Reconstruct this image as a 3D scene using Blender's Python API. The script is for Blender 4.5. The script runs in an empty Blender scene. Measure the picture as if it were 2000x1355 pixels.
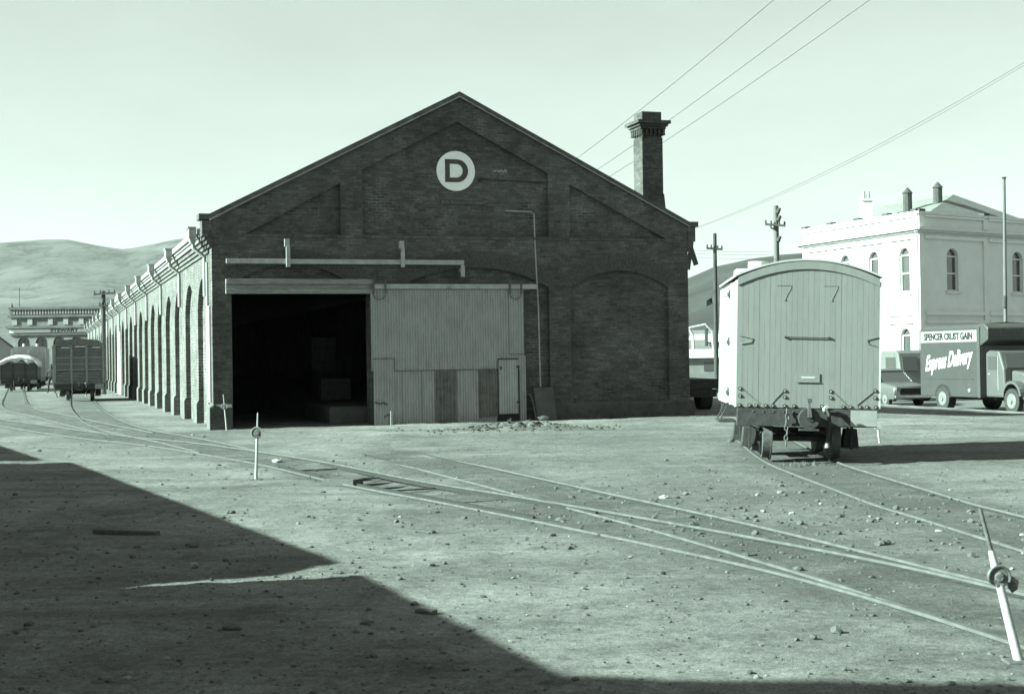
import bpy, bmesh, math, random
import numpy as np
from mathutils import Vector, Matrix, noise
from mathutils.geometry import tessellate_polygon
R = math.radians
random.seed(7)
S = bpy.context.scene
C = S.collection

# ------------------------------------------------------------------ camera
F_, CX, CY, EYE, ROLL = 2800.0, 1000.0, 677.5, 1.8, .015
PITCH = 20.5 / F_
_c, _s = math.cos(ROLL), math.sin(ROLL)
_F = Vector((0, math.cos(PITCH), math.sin(PITCH)))
_U0 = Vector((0, -math.sin(PITCH), math.cos(PITCH)))
_R0 = Vector((1, 0, 0))
_R = _R0 * _c - _U0 * _s
_U = _R0 * _s + _U0 * _c
cam = bpy.data.objects.new('camera', bpy.data.cameras.new('camera'))
C.objects.link(cam)
M = Matrix((_R, _U, -_F)).transposed().to_4x4()
M.translation = Vector((0, 0, EYE))
cam.matrix_world = M
cam.data.sensor_width = 36
cam.data.lens = F_ / 2000 * 36
cam.data.clip_start = .1
cam.data.clip_end = 20000
cam.data.dof.use_dof = True
cam.data.dof.focus_distance = 36
cam.data.dof.aperture_fstop = 8
S.camera = cam


def ray(x, y):
    return _F + _R * ((x - CX) / F_) - _U * ((y - CY) / F_)


def gnd(x, y, z=0.0):
    d = ray(x, y); t = (z - EYE) / d.z
    return Vector((d.x * t, d.y * t, z))


def at(x, y, Y):
    d = ray(x, y); t = Y / d.y
    return Vector((d.x * t, Y, EYE + d.z * t))


# ------------------------------------------------------------------ light
TINT = (.76, 1.0, .86)          # the film's green cast, carried by the light
SUN_AZ, SUN_EL = R(15.0), R(26)  # shadows run to the right and a little away
w = bpy.data.worlds.new('World'); S.world = w; w.use_nodes = True
nt = w.node_tree; nt.nodes.clear()
sky = nt.nodes.new('ShaderNodeTexSky'); sky.sky_type = 'NISHITA'; sky.sun_disc = False
sky.sun_elevation = SUN_EL
sd = Vector((-math.cos(SUN_AZ), -math.sin(SUN_AZ), 0))      # towards the sun
sky.sun_rotation = math.atan2(sd.x, sd.y)
sky.air_density = 1.3; sky.dust_density = 0.4; sky.ozone_density = 1.0
bw = nt.nodes.new('ShaderNodeRGBToBW')
stc = nt.nodes.new('ShaderNodeTexCoord'); smp = nt.nodes.new('ShaderNodeMapping'); smp.inputs['Scale'].default_value = (1, 1, 3.5)
sno = nt.nodes.new('ShaderNodeTexNoise'); sno.inputs['Scale'].default_value = 2.6; sno.inputs['Detail'].default_value = 6; sno.inputs['Roughness'].default_value = .6
smr = nt.nodes.new('ShaderNodeMapRange'); smr.inputs[1].default_value = .3; smr.inputs[2].default_value = .7; smr.inputs[3].default_value = .93; smr.inputs[4].default_value = 1.08   # thin uneven veil of cloud
smu = nt.nodes.new('ShaderNodeMath'); smu.operation = 'MULTIPLY'
mul = nt.nodes.new('ShaderNodeVectorMath'); mul.operation = 'SCALE'
mul.inputs[0].default_value = (.84 * .50, 1.0 * .50, .91 * .50)
bg = nt.nodes.new('ShaderNodeBackground'); bg.inputs[1].default_value = .14
wo = nt.nodes.new('ShaderNodeOutputWorld')
L = nt.links.new
pw = nt.nodes.new('ShaderNodeMath'); pw.operation = 'POWER'; pw.inputs[1].default_value = .6      # hazier: horizon brighter than zenith
L(sky.outputs[0], bw.inputs[0]); L(bw.outputs[0], pw.inputs[0]); L(stc.outputs['Generated'], smp.inputs[0]); L(smp.outputs[0], sno.inputs['Vector']); L(sno.outputs['Fac'], smr.inputs[0]); L(pw.outputs[0], smu.inputs[0]); L(smr.outputs[0], smu.inputs[1]); L(smu.outputs[0], mul.inputs['Scale'])
L(mul.outputs[0], bg.inputs[0]); L(bg.outputs[0], wo.inputs[0])
sun = bpy.data.objects.new('sun', bpy.data.lights.new('sun', 'SUN'))
C.objects.link(sun)
sun.data.energy = 5.0; sun.data.angle = R(.5); sun.data.color = TINT
ld = Vector((math.cos(SUN_AZ) * math.cos(SUN_EL), math.sin(SUN_AZ) * math.cos(SUN_EL), -math.sin(SUN_EL)))
sun.rotation_euler = ld.to_track_quat('-Z', 'Y').to_euler()
sun.location = (-30, -10, 30)
S.view_settings.view_transform = 'Standard'
S.view_settings.look = 'None'
S.view_settings.exposure = 2.3
S.view_settings.gamma = 1
S.render.engine = 'CYCLES'
S.render.resolution_x, S.render.resolution_y = 1024, 693
S.cycles.max_bounces = 6
S.cycles.volume_bounces = 0


# ------------------------------------------------------------------ materials
def nodes(name):
    m = bpy.data.materials.new(name); m.use_nodes = True
    t = m.node_tree
    return m, t, t.nodes['Principled BSDF'], t.nodes.new, t.links.new


def grey(v, warm=0.0):
    return (v * (1 + warm), v, v * (1 - warm), 1)


def mat(name, v, rough=.8, scale=6.0, amt=.25, bump=.0, bscale=40.0, metal=0.0, warm=0.0, stretch=(1, 1, 1), dark=None, dthr=.62, spec=.3):
    m, t, p, N, K = nodes(name)
    tc = N('ShaderNodeTexCoord')
    mp = N('ShaderNodeMapping'); mp.inputs['Scale'].default_value = stretch
    K(tc.outputs['Object'], mp.inputs[0])
    n = N('ShaderNodeTexNoise'); n.inputs['Scale'].default_value = scale; n.inputs['Detail'].default_value = 6
    n.inputs['Roughness'].default_value = .65
    K(mp.outputs[0], n.inputs['Vector'])
    r = N('ShaderNodeValToRGB')
    r.color_ramp.elements[0].position = .3; r.color_ramp.elements[1].position = .7
    r.color_ramp.elements[0].color = grey(v * (1 - amt), warm)
    r.color_ramp.elements[1].color = grey(min(.95, v * (1 + amt)), warm)
    K(n.outputs['Fac'], r.inputs[0])
    col = r.outputs[0]
    if dark is not None:
        n2 = N('ShaderNodeTexNoise'); n2.inputs['Scale'].default_value = scale * .45; n2.inputs['Detail'].default_value = 8
        n2.inputs['Roughness'].default_value = .75
        K(mp.outputs[0], n2.inputs['Vector'])
        r2 = N('ShaderNodeValToRGB'); r2.color_ramp.elements[0].position = dthr - .08; r2.color_ramp.elements[1].position = dthr + .06
        K(n2.outputs['Fac'], r2.inputs[0])
        mx = N('ShaderNodeMix'); mx.data_type = 'RGBA'
        K(r2.outputs[0], mx.inputs['Factor']); K(col, mx.inputs['A']); mx.inputs['B'].default_value = grey(dark, warm)
        col = mx.outputs['Result']
    K(col, p.inputs['Base Color'])
    p.inputs['Roughness'].default_value = rough
    p.inputs['Metallic'].default_value = metal
    p.inputs['Specular IOR Level'].default_value = spec
    if bump:
        nb = N('ShaderNodeTexNoise'); nb.inputs['Scale'].default_value = bscale; nb.inputs['Detail'].default_value = 4
        K(mp.outputs[0], nb.inputs['Vector'])
        b = N('ShaderNodeBump'); b.inputs['Strength'].default_value = bump; b.inputs['Distance'].default_value = .02
        K(nb.outputs['Fac'], b.inputs['Height']); K(b.outputs[0], p.inputs['Normal'])
    return m


def brick_mat(name, c1, c2, mortar, stain=.5, bump=.5):
    """courses of 86 mm laid in object space, running along x+y and up z"""
    m, t, p, N, K = nodes(name)
    tc = N('ShaderNodeTexCoord'); sp = N('ShaderNodeSeparateXYZ'); K(tc.outputs['Object'], sp.inputs[0])
    ad = N('ShaderNodeMath'); K(sp.outputs['X'], ad.inputs[0]); K(sp.outputs['Y'], ad.inputs[1])
    cb = N('ShaderNodeCombineXYZ'); K(ad.outputs[0], cb.inputs['X']); K(sp.outputs['Z'], cb.inputs['Y'])
    br = N('ShaderNodeTexBrick')
    br.inputs['Scale'].default_value = 1; br.inputs['Brick Width'].default_value = .235
    br.inputs['Row Height'].default_value = .086; br.inputs['Mortar Size'].default_value = .009
    br.inputs['Mortar Smooth'].default_value = .3; br.inputs['Bias'].default_value = -.15
    br.inputs['Color1'].default_value = grey(c1, .04); br.inputs['Color2'].default_value = grey(c2, .04)
    br.inputs['Mortar'].default_value = grey(mortar)
    K(cb.outputs[0], br.inputs['Vector'])
    nm = N('ShaderNodeTexNoise'); nm.inputs['Scale'].default_value = .9; nm.inputs['Detail'].default_value = 10; nm.inputs['Roughness'].default_value = .8; K(tc.outputs['Object'], nm.inputs['Vector'])
    rm = N('ShaderNodeValToRGB'); rm.color_ramp.elements[0].position = .5; rm.color_ramp.elements[1].position = .66
    rm.color_ramp.elements[0].color = grey(mortar * .75); rm.color_ramp.elements[1].color = grey(min(.6, mortar * 2.6)); K(nm.outputs['Fac'], rm.inputs[0]); K(rm.outputs[0], br.inputs['Mortar'])
    # mortar washed pale in some patches, blackened in others
    n = N('ShaderNodeTexNoise'); n.inputs['Scale'].default_value = .55; n.inputs['Detail'].default_value = 9; n.inputs['Roughness'].default_value = .7
    K(tc.outputs['Object'], n.inputs['Vector'])
    r = N('ShaderNodeValToRGB'); r.color_ramp.elements[0].position = .32; r.color_ramp.elements[1].position = .68
    r.color_ramp.elements[0].color = (1 - stain, 1 - stain, 1 - stain, 1); r.color_ramp.elements[1].color = (1 + stain * .5, 1 + stain * .5, 1 + stain * .5, 1)
    K(n.outputs['Fac'], r.inputs[0])
    n3 = N('ShaderNodeTexNoise'); n3.inputs['Scale'].default_value = 9; n3.inputs['Detail'].default_value = 5; n3.inputs['Roughness'].default_value = .8
    mp = N('ShaderNodeMapping'); mp.inputs['Scale'].default_value = (1, 1, 3); K(tc.outputs['Object'], mp.inputs[0]); K(mp.outputs[0], n3.inputs['Vector'])
    r3 = N('ShaderNodeValToRGB'); r3.color_ramp.elements[0].position = .3; r3.color_ramp.elements[1].position = .75
    r3.color_ramp.elements[0].color = (.6, .6, .6, 1); r3.color_ramp.elements[1].color = (1.5, 1.5, 1.5, 1)
    K(n3.outputs['Fac'], r3.inputs[0])
    m1 = N('ShaderNodeMix'); m1.data_type = 'RGBA'; m1.blend_type = 'MULTIPLY'; m1.inputs['Factor'].default_value = 1
    K(br.outputs['Color'], m1.inputs['A']); K(r.outputs[0], m1.inputs['B'])
    m2 = N('ShaderNodeMix'); m2.data_type = 'RGBA'; m2.blend_type = 'MULTIPLY'; m2.inputs['Factor'].default_value = 1
    K(m1.outputs['Result'], m2.inputs['A']); K(r3.outputs[0], m2.inputs['B'])
    K(m2.outputs['Result'], p.inputs['Base Color'])
    p.inputs['Roughness'].default_value = .92; p.inputs['Specular IOR Level'].default_value = .15
    b = N('ShaderNodeBump'); b.inputs['Strength'].default_value = bump; b.inputs['Distance'].default_value = .012; b.invert = True
    ma = N('ShaderNodeMath'); ma.operation = 'MULTIPLY_ADD'; ma.inputs[1].default_value = .5
    K(n3.outputs['Fac'], ma.inputs[0]); K(br.outputs['Fac'], ma.inputs[2]); K(ma.outputs[0], b.inputs['Height'])
    K(b.outputs[0], p.inputs['Normal'])
    return m


def plank_mat(name, v, width, axis='X', amt=.12, rough=.7, dirt=.35):
    """painted boards: each board its own tone, run-down paint"""
    m, t, p, N, K = nodes(name)
    tc = N('ShaderNodeTexCoord'); sp = N('ShaderNodeSeparateXYZ'); K(tc.outputs['Object'], sp.inputs[0])
    dv = N('ShaderNodeMath'); dv.operation = 'DIVIDE'; dv.inputs[1].default_value = width; K(sp.outputs[axis], dv.inputs[0])
    fl = N('ShaderNodeMath'); fl.operation = 'FLOOR'; K(dv.outputs[0], fl.inputs[0])
    wn = N('ShaderNodeTexWhiteNoise'); wn.noise_dimensions = '1D'; K(fl.outputs[0], wn.inputs['W'])
    r = N('ShaderNodeValToRGB'); r.color_ramp.elements[0].color = grey(v * (1 - amt)); r.color_ramp.elements[1].color = grey(min(.92, v * (1 + amt)))
    K(wn.outputs['Value'], r.inputs[0])
    n = N('ShaderNodeTexNoise'); n.inputs['Scale'].default_value = 5; n.inputs['Detail'].default_value = 8; n.inputs['Roughness'].default_value = .7
    mp = N('ShaderNodeMapping'); mp.inputs['Scale'].default_value = (3, 3, .6); K(tc.outputs['Object'], mp.inputs[0]); K(mp.outputs[0], n.inputs['Vector'])
    r2 = N('ShaderNodeValToRGB'); r2.color_ramp.elements[0].position = .3; r2.color_ramp.elements[1].position = .6
    r2.color_ramp.elements[0].color = (1 - dirt, 1 - dirt, 1 - dirt, 1); r2.color_ramp.elements[1].color = (1, 1, 1, 1)
    K(n.outputs['Fac'], r2.inputs[0])
    mx = N('ShaderNodeMix'); mx.data_type = 'RGBA'; mx.blend_type = 'MULTIPLY'; mx.inputs['Factor'].default_value = 1
    K(r.outputs[0], mx.inputs['A']); K(r2.outputs[0], mx.inputs['B']); K(mx.outputs['Result'], p.inputs['Base Color'])
    p.inputs['Roughness'].default_value = rough; p.inputs['Specular IOR Level'].default_value = .3
    return m


M_ = dict(
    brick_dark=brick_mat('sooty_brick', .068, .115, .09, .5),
    brick_side=brick_mat('weathered_brick', .085, .14, .17, .3),  # side wall brick, less soot-blackened than the gable
    brick_plain=mat('arch_brick', .062, .9, 14, .45, warm=.04, spec=.15),
    coping=mat('coping_stone', .07, .9, 5, .4, .3),
    coping_pale=mat('coping_fillet', .22, .9, 5, .3),
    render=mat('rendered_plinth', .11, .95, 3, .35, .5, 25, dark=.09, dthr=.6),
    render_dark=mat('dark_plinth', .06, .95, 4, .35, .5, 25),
    timber_grey=mat('grey_timber', .2, .85, 4, .3, .3, 30, stretch=(1, 6, 6), dark=.08, dthr=.64),
    timber_pale=mat('pale_painted_timber', .3, .8, 5, .2, .2, 30, dark=.14, dthr=.68),
    iron_light=mat('painted_corrugated_iron', .27, .65, 2.2, .12, .1, 30, dark=.16, dthr=.72),
    iron_dark=mat('rusted_corrugated_iron', .12, .75, 5, .25, .1, 30, dark=.06, dthr=.6, warm=.05),
    iron_black=mat('black_ironwork', .03, .7, 8, .4, .3, 40, warm=.05),
    iron_grey=mat('worn_ironwork', .09, .6, 12, .4, .2, 60, metal=.3),
    steel_rail=mat('rail_steel', .09, .9, 6, .3, .1, 60, spec=.1, dark=.08, dthr=.6),
    cinder=mat('cinder', .045, .95, 9, .6),  # dark dirt tone, with the rail grooves' shade painted in
    rail_side=mat('rail_web', .02, .8, 20, .4, .3, 60),
    roof_iron=mat('roof_iron', .14, .7, 2, .3, .2, 20),
    white_paint=mat('white_paint', .45, .55, 4, .08, dark=.5, dthr=.74),
    white_pipe=mat('white_pipe', .5, .55, 4, .1),
    hopper=mat('pale_grey_paint', .26, .6, 4, .15),
    plank_end=plank_mat('wagon_boards_end', .17, .0885, 'X', .05, dirt=.14),
    plank_side=plank_mat('wagon_boards_side', .19, .0885, 'Y', .04, dirt=.16),
    wagon_roof=mat('wagon_roof', .3, .8, 3, .2, dark=.22, dthr=.66),
    wagon_frame=mat('wagon_underframe', .038, .75, 8, .4, .3, 40, dark=.02),
    gap=mat('dark_gap', .02, .9),
    patch_grey=mat('pale_patch', .22, .7, 6, .15),
    stock_grey=plank_mat('stock_wagon_grey', .13, .3, 'X', .08, dirt=.35),
    stock_pale=mat('stock_wagon_posts', .19, .7, 6, .25),
    open_dark=plank_mat('open_wagon_boards', .06, .2, 'Z', .2, dirt=.4),
    tarp=mat('canvas_sheet', .5, .8, 1.5, .15, .4, 6),
    sign_white=mat('sign_white', .78, .6, 5, .08, dark=.5, dthr=.72),
    pale_sign=mat('pale_sign', .24, .6, 5, .08),
    sign_dark=mat('sign_letter', .055, .7, 5, .3, warm=.1),
    stucco=mat('white_stucco', .6, .85, 1.2, .07, dark=.6, dthr=.7),
    stucco_trim=mat('stucco_trim', .55, .85, 2, .1),
    stucco_dark=mat('dark_moulding', .32, .85, 3, .2),
    slate=mat('slate_roof', .16, .75, 3, .2),
    cap_dark=mat('dark_caps', .05, .8, 5, .3),
    stone=mat('dirty_stone', .19, .9, .8, .3, dark=.12, dthr=.55),
    stone_dark=mat('dirty_stone_dark', .11, .9, .8, .3),
    stone_pale=mat('pale_stone_band', .26, .85, 1, .15),
    van_side=mat('van_paint', .042, .45, 3, .1, spec=.5),
    van_front=mat('van_front_paint', .05, .45, 3, .15, spec=.5),
    cab=mat('cab_paint', .075, .4, 3, .08, spec=.5),
    car_paint=mat('car_paint', .075, .35, 3, .08, spec=.6),
    car_dark=mat('dark_car_paint', .12, .35, 3, .15, spec=.6),
    chrome=mat('chrome', .6, .25, 3, .1, metal=.8),
    tyre=mat('tyre_rubber', .03, .85, 10, .3),
    rim=mat('wheel_rim', .13, .5, 5, .15),
    pole=mat('pole_timber', .045, .9, 5, .35, .2, 30, stretch=(4, 4, .5)),
    pole_pale=mat('pale_pole', .1, .8, 5, .25, stretch=(4, 4, .5)),
    wire=mat('wire', .05, .7),
    porcelain=mat('porcelain', .3, .3),
    lever_white=mat('lever_white', .3, .6, 14, .2, dark=.3, dthr=.68),
    lever_dark=mat('lever_weight', .1, .7, 20, .5, .4, 60),
    cloth_dark=mat('dark_cloth', .03, .9), skin=mat('skin', .25, .7), hair=mat('hair', .02, .8),
    asphalt=mat('asphalt', .11, .9, 2, .2, .3, 60),
    kerb=mat('kerb_stone', .11, .9, 3, .2),
    plank_old=mat('old_plank', .07, .9, 6, .4, .4, 40, stretch=(1, 8, 8)),
    grass=mat('dry_grass', .1, .9, 8, .5),
    int_wall=mat('inner_wall', .035, .95, 3, .3), int_floor=mat('inner_floor', .08, .95, 3, .3),
    platform=mat('platform_concrete', .07, .95, 2, .35, .2),
    crate=mat('crate_boards', .16, .9, 6, .3),
    house_pale=mat('pale_house_wall', .36, .8, 1, .15), house_mid=mat('mid_house_wall', .18, .8, 1, .2), house_roof=mat('pale_roof', .4, .7, 1, .12),
    roof_mid=mat('grey_roof', .14, .7, 1, .2),
)
gm, gt, gp, GN, GK = nodes('window_glass')
gp.inputs['Base Color'].default_value = grey(.06); gp.inputs['Roughness'].default_value = .08; gp.inputs['Specular IOR Level'].default_value = .8
M_['glass'] = gm


def groove_shade_mat(name, v, pitch, dirt):  # dark bands painted as shade between corrugations; noise adds patchy dirt
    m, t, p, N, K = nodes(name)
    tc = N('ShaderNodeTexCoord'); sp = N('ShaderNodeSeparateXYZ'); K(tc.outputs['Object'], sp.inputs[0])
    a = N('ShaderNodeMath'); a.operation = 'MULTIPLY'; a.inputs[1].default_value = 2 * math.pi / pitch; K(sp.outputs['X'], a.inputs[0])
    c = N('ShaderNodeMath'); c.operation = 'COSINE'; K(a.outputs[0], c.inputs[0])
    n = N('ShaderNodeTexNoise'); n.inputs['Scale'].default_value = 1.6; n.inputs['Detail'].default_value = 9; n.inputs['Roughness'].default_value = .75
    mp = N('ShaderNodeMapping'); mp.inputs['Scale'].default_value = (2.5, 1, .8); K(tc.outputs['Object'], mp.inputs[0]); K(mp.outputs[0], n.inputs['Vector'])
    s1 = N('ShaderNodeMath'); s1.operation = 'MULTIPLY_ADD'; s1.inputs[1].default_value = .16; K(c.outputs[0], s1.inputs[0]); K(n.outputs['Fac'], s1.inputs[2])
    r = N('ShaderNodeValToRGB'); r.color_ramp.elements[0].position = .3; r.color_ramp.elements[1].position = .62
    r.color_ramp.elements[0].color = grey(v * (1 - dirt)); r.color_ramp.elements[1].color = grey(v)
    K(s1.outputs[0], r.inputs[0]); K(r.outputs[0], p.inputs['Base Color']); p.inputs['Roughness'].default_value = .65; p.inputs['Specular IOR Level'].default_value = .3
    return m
M_['door_iron'] = groove_shade_mat('door_corrugated_iron', .31, .076, .42)


# ------------------------------------------------------------------ mesh helper
class MB:
    def __init__(s, T=None):
        s.v = []; s.f = []; s.T = T

    def add(s, vs, fs):
        o = len(s.v)
        s.v += [tuple(s.T @ Vector(q)) if s.T else tuple(q) for q in vs]
        s.f += [tuple(i + o for i in f) for f in fs]
        return s

    def box(s, x0, x1, y0, y1, z0, z1):
        return s.add([(x0, y0, z0), (x1, y0, z0), (x1, y1, z0), (x0, y1, z0), (x0, y0, z1), (x1, y0, z1), (x1, y1, z1), (x0, y1, z1)],
                     [(0, 3, 2, 1), (4, 5, 6, 7), (0, 1, 5, 4), (1, 2, 6, 5), (2, 3, 7, 6), (3, 0, 4, 7)])

    def hexa(s, b, t):
        """frustum-like solid: four bottom and four top points, both counter-clockwise from above"""
        return s.add(list(b) + list(t), [(0, 3, 2, 1), (4, 5, 6, 7), (0, 1, 5, 4), (1, 2, 6, 5), (2, 3, 7, 6), (3, 0, 4, 7)])

    def cyl(s, p0, p1, r0, r1=None, n=14, cap=True):
        r1 = r0 if r1 is None else r1
        p0, p1 = Vector(p0), Vector(p1); d = (p1 - p0).normalized()
        a = d.orthogonal().normalized(); b = d.cross(a)
        vs = []
        for p, r in ((p0, r0), (p1, r1)):
            for i in range(n):
                t = 2 * math.pi * i / n
                vs.append(p + a * (math.cos(t) * r) + b * (math.sin(t) * r))
        fs = [(i, (i + 1) % n, n + (i + 1) % n, n + i) for i in range(n)]
        if cap: fs += [tuple(range(n))[::-1], tuple(range(n, 2 * n))]
        return s.add(vs, fs)

    def tube(s, pts, r, n=6):
        pts = [Vector(p) for p in pts]
        vs = []; fs = []
        a = (pts[1] - pts[0]).orthogonal().normalized()
        for k, p in enumerate(pts):
            d = (pts[min(k + 1, len(pts) - 1)] - pts[max(k - 1, 0)]).normalized()
            a = (a - d * a.dot(d)).normalized(); b = d.cross(a)
            for i in range(n):
                t = 2 * math.pi * i / n
                vs.append(p + a * (math.cos(t) * r) + b * (math.sin(t) * r))
        for k in range(len(pts) - 1):
            for i in range(n):
                fs.append((k * n + i, k * n + (i + 1) % n, (k + 1) * n + (i + 1) % n, (k + 1) * n + i))
        fs += [tuple(range(n))[::-1], tuple(range((len(pts) - 1) * n, len(pts) * n))]
        return s.add(vs, fs)

    def beam(s, p0, p1, w, h, up=(0, 0, 1)):
        p0, p1 = Vector(p0), Vector(p1); d = (p1 - p0).normalized(); up = Vector(up)
        side = d.cross(up).normalized() * (w / 2); u = side.cross(d).normalized() * (h / 2)
        vs = [p0 - side - u, p0 + side - u, p0 + side + u, p0 - side + u, p1 - side - u, p1 + side - u, p1 + side + u, p1 - side + u]
        return s.add(vs, [(0, 1, 2, 3), (7, 6, 5, 4), (0, 4, 5, 1), (1, 5, 6, 2), (2, 6, 7, 3), (3, 7, 4, 0)])

    def plate(s, outer, holes, fn, t0, t1):
        """flat sheet with holes given thickness; fn(a, b, t) -> point"""
        loops = [outer] + list(holes)
        tris = tessellate_polygon([[Vector((a, b, 0)) for a, b in lp] for lp in loops])
        flat = [q for lp in loops for q in lp]; n = len(flat)
        vs = [fn(a, b, t0) for a, b in flat] + [fn(a, b, t1) for a, b in flat]
        fs = [tuple(t) for t in tris] + [tuple(i + n for i in t)[::-1] for t in tris]
        o = 0
        for lp in loops:
            k = len(lp)
            fs += [(o + i, o + (i + 1) % k, n + o + (i + 1) % k, n + o + i) for i in range(k)]
            o += k
        return s.add(vs, fs)

    def rock(s, c, r, sq=.6, seed=None):
        bm = bmesh.new(); bmesh.ops.create_icosphere(bm, subdivisions=1, radius=1)
        rs = [random.uniform(.7, 1.25) for _ in bm.verts]
        a = random.uniform(0, 6.3); ca, sa = math.cos(a), math.sin(a); ex = random.uniform(.7, 1.4)
        vs = []
        for v_, q in zip(bm.verts, rs):
            x, y, z = v_.co * q; x *= ex
            vs.append((c[0] + (x * ca - y * sa) * r, c[1] + (x * sa + y * ca) * r, c[2] + z * r * sq))
        fs = [tuple(v_.index for v_ in f.verts) for f in bm.faces]
        bm.free(); return s.add(vs, fs)

    def build(s, name, m, parent=None, smooth=False, bevel=0.0, fix=True):
        me = bpy.data.meshes.new(name); me.from_pydata(s.v, [], s.f)
        if fix:
            bm = bmesh.new(); bm.from_mesh(me); bmesh.ops.recalc_face_normals(bm, faces=bm.faces); bm.to_mesh(me); bm.free()
        me.update()
        if smooth:
            me.polygons.foreach_set('use_smooth', [True] * len(me.polygons))
        ob = bpy.data.objects.new(name, me); C.objects.link(ob)
        if m is not None: me.materials.append(M_[m] if isinstance(m, str) else m)
        if parent: ob.parent = parent
        if bevel:
            b = ob.modifiers.new('bevel', 'BEVEL'); b.width = bevel; b.segments = 2; b.limit_method = 'ANGLE'; b.angle_limit = R(50)
        if smooth and not bevel:
            try:
                me.set_sharp_from_angle(angle=R(40))
            except Exception:
                pass
        return ob


def tag(o, label, cat, group=None, kind=None):
    o['label'] = label; o['category'] = cat
    if group: o['group'] = group
    if kind: o['kind'] = kind
    return o


def struct(o):
    o['kind'] = 'structure'; return o


def empty(name, loc, rz=0.0):
    o = bpy.data.objects.new(name, None); C.objects.link(o); o.location = loc; o.rotation_euler = (0, 0, rz)
    o.empty_display_size = .3
    return o


def copy_tree(o, parent=None):
    c = o.copy(); C.objects.link(c); c.parent = parent
    for ch in list(o.children):
        copy_tree(ch, c)
    return c


def text_obj(s, size, name, m, parent, T, shear=0.0, ext=.006, bold=0.0, sx=1.0):
    cu = bpy.data.curves.new(name, 'FONT'); cu.body = s; cu.size = size; cu.align_x = 'CENTER'; cu.align_y = 'CENTER'
    cu.shear = shear; cu.extrude = ext; cu.offset = bold
    tmp = bpy.data.objects.new('tmp', cu); C.objects.link(tmp)
    bpy.context.view_layer.update()
    me = bpy.data.meshes.new_from_object(tmp.evaluated_get(bpy.context.evaluated_depsgraph_get()))
    bpy.data.objects.remove(tmp)
    me.transform(T @ Matrix.Diagonal((sx, 1, 1, 1)))
    me.materials.clear(); me.materials.append(M_[m]); me.name = name
    ob = bpy.data.objects.new(name, me); C.objects.link(ob); ob.parent = parent
    return ob


def frame(o, ax, ay, az):
    """matrix with given axes as columns"""
    m = Matrix((Vector(ax), Vector(ay), Vector(az))).transposed().to_4x4(); m.translation = Vector(o); return m


def catmull(pts, step=.4):
    P = [Vector(p) for p in pts]
    P = [P[0] * 2 - P[1]] + P + [P[-1] * 2 - P[-2]]
    out = []
    for i in range(1, len(P) - 2):
        p0, p1, p2, p3 = P[i - 1:i + 3]
        n = max(2, int((p2 - p1).length / step))
        for k in range(n):
            t = k / n
            out.append(.5 * ((2 * p1) + (p2 - p0) * t + (2 * p0 - 5 * p1 + 4 * p2 - p3) * t * t + (3 * p1 - 3 * p2 + p3 - p0) * t ** 3))
    out.append(P[-2])
    return out


# ------------------------------------------------------------------ track lines
def offset(path, d):
    out = []
    for k, p in enumerate(path):
        t = path[min(k + 1, len(path) - 1)] - path[max(k - 1, 0)]
        out.append(p + Vector((t.y, -t.x, 0)).normalized() * d)
    return out


G = 1.13
def px(*a): return [gnd(x, y) for x, y in a]
# each: (one rail, side of the other rail)   paths run from far-left to near-right
main_rail = catmull(px((-40, 815), (0, 819), (212, 848), (400, 868), (610, 899), (813, 939), (1012, 971), (1300, 1021), (1505, 1058), (1750, 1105), (2000, 1162), (2300, 1240), (2700, 1350)))
shed_rail = catmull(px((813, 881), (950, 912), (1100, 945), (1300, 989), (1505, 1035), (1710, 1085), (1900, 1132), (2080, 1181), (2300, 1240)))
stock_rail = catmull(px((178, 770), (192, 792), (227, 817), (279, 836), (338, 848), (406, 860), (500, 880)))
tarp_rail = catmull(px((46, 755), (49, 771), (55, 789), (81, 802), (120, 809), (200, 826), (300, 846)))
wag_rail = catmull([Vector((5.75, 29.5, 0)), Vector((5.42, 25.5, 0)), Vector((5.28, 23.3, 0))] + px((1700, 925), (1800, 955), (1900, 985), (2000, 1010), (2300, 1088)))
TR = [('main line', main_rail, G), ('shed siding', shed_rail, G), ('stock siding', stock_rail, G), ('sheeted siding', tarp_rail, G), ('van siding', wag_rail, G)]
centres = []
for nm, a, g_ in TR:
    centres += [(p.x, p.y) for p in offset(a, g_ / 2)]
centres = np.array(centres)

# ------------------------------------------------------------------ ground
KP = Vector((16.5, 49.5)); KD = Vector((.25, -.968)).normalized()      # kerb line
KN = Vector((-KD.y, KD.x))                                               # points to the road side (right)
def kerb_side(x, y): return (x - KP.x) * KN.x + (y - KP.y) * KN.y


def ss(a, b, x):
    t = min(1, max(0, (x - a) / (b - a))); return t * t * (3 - 2 * t)


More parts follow.
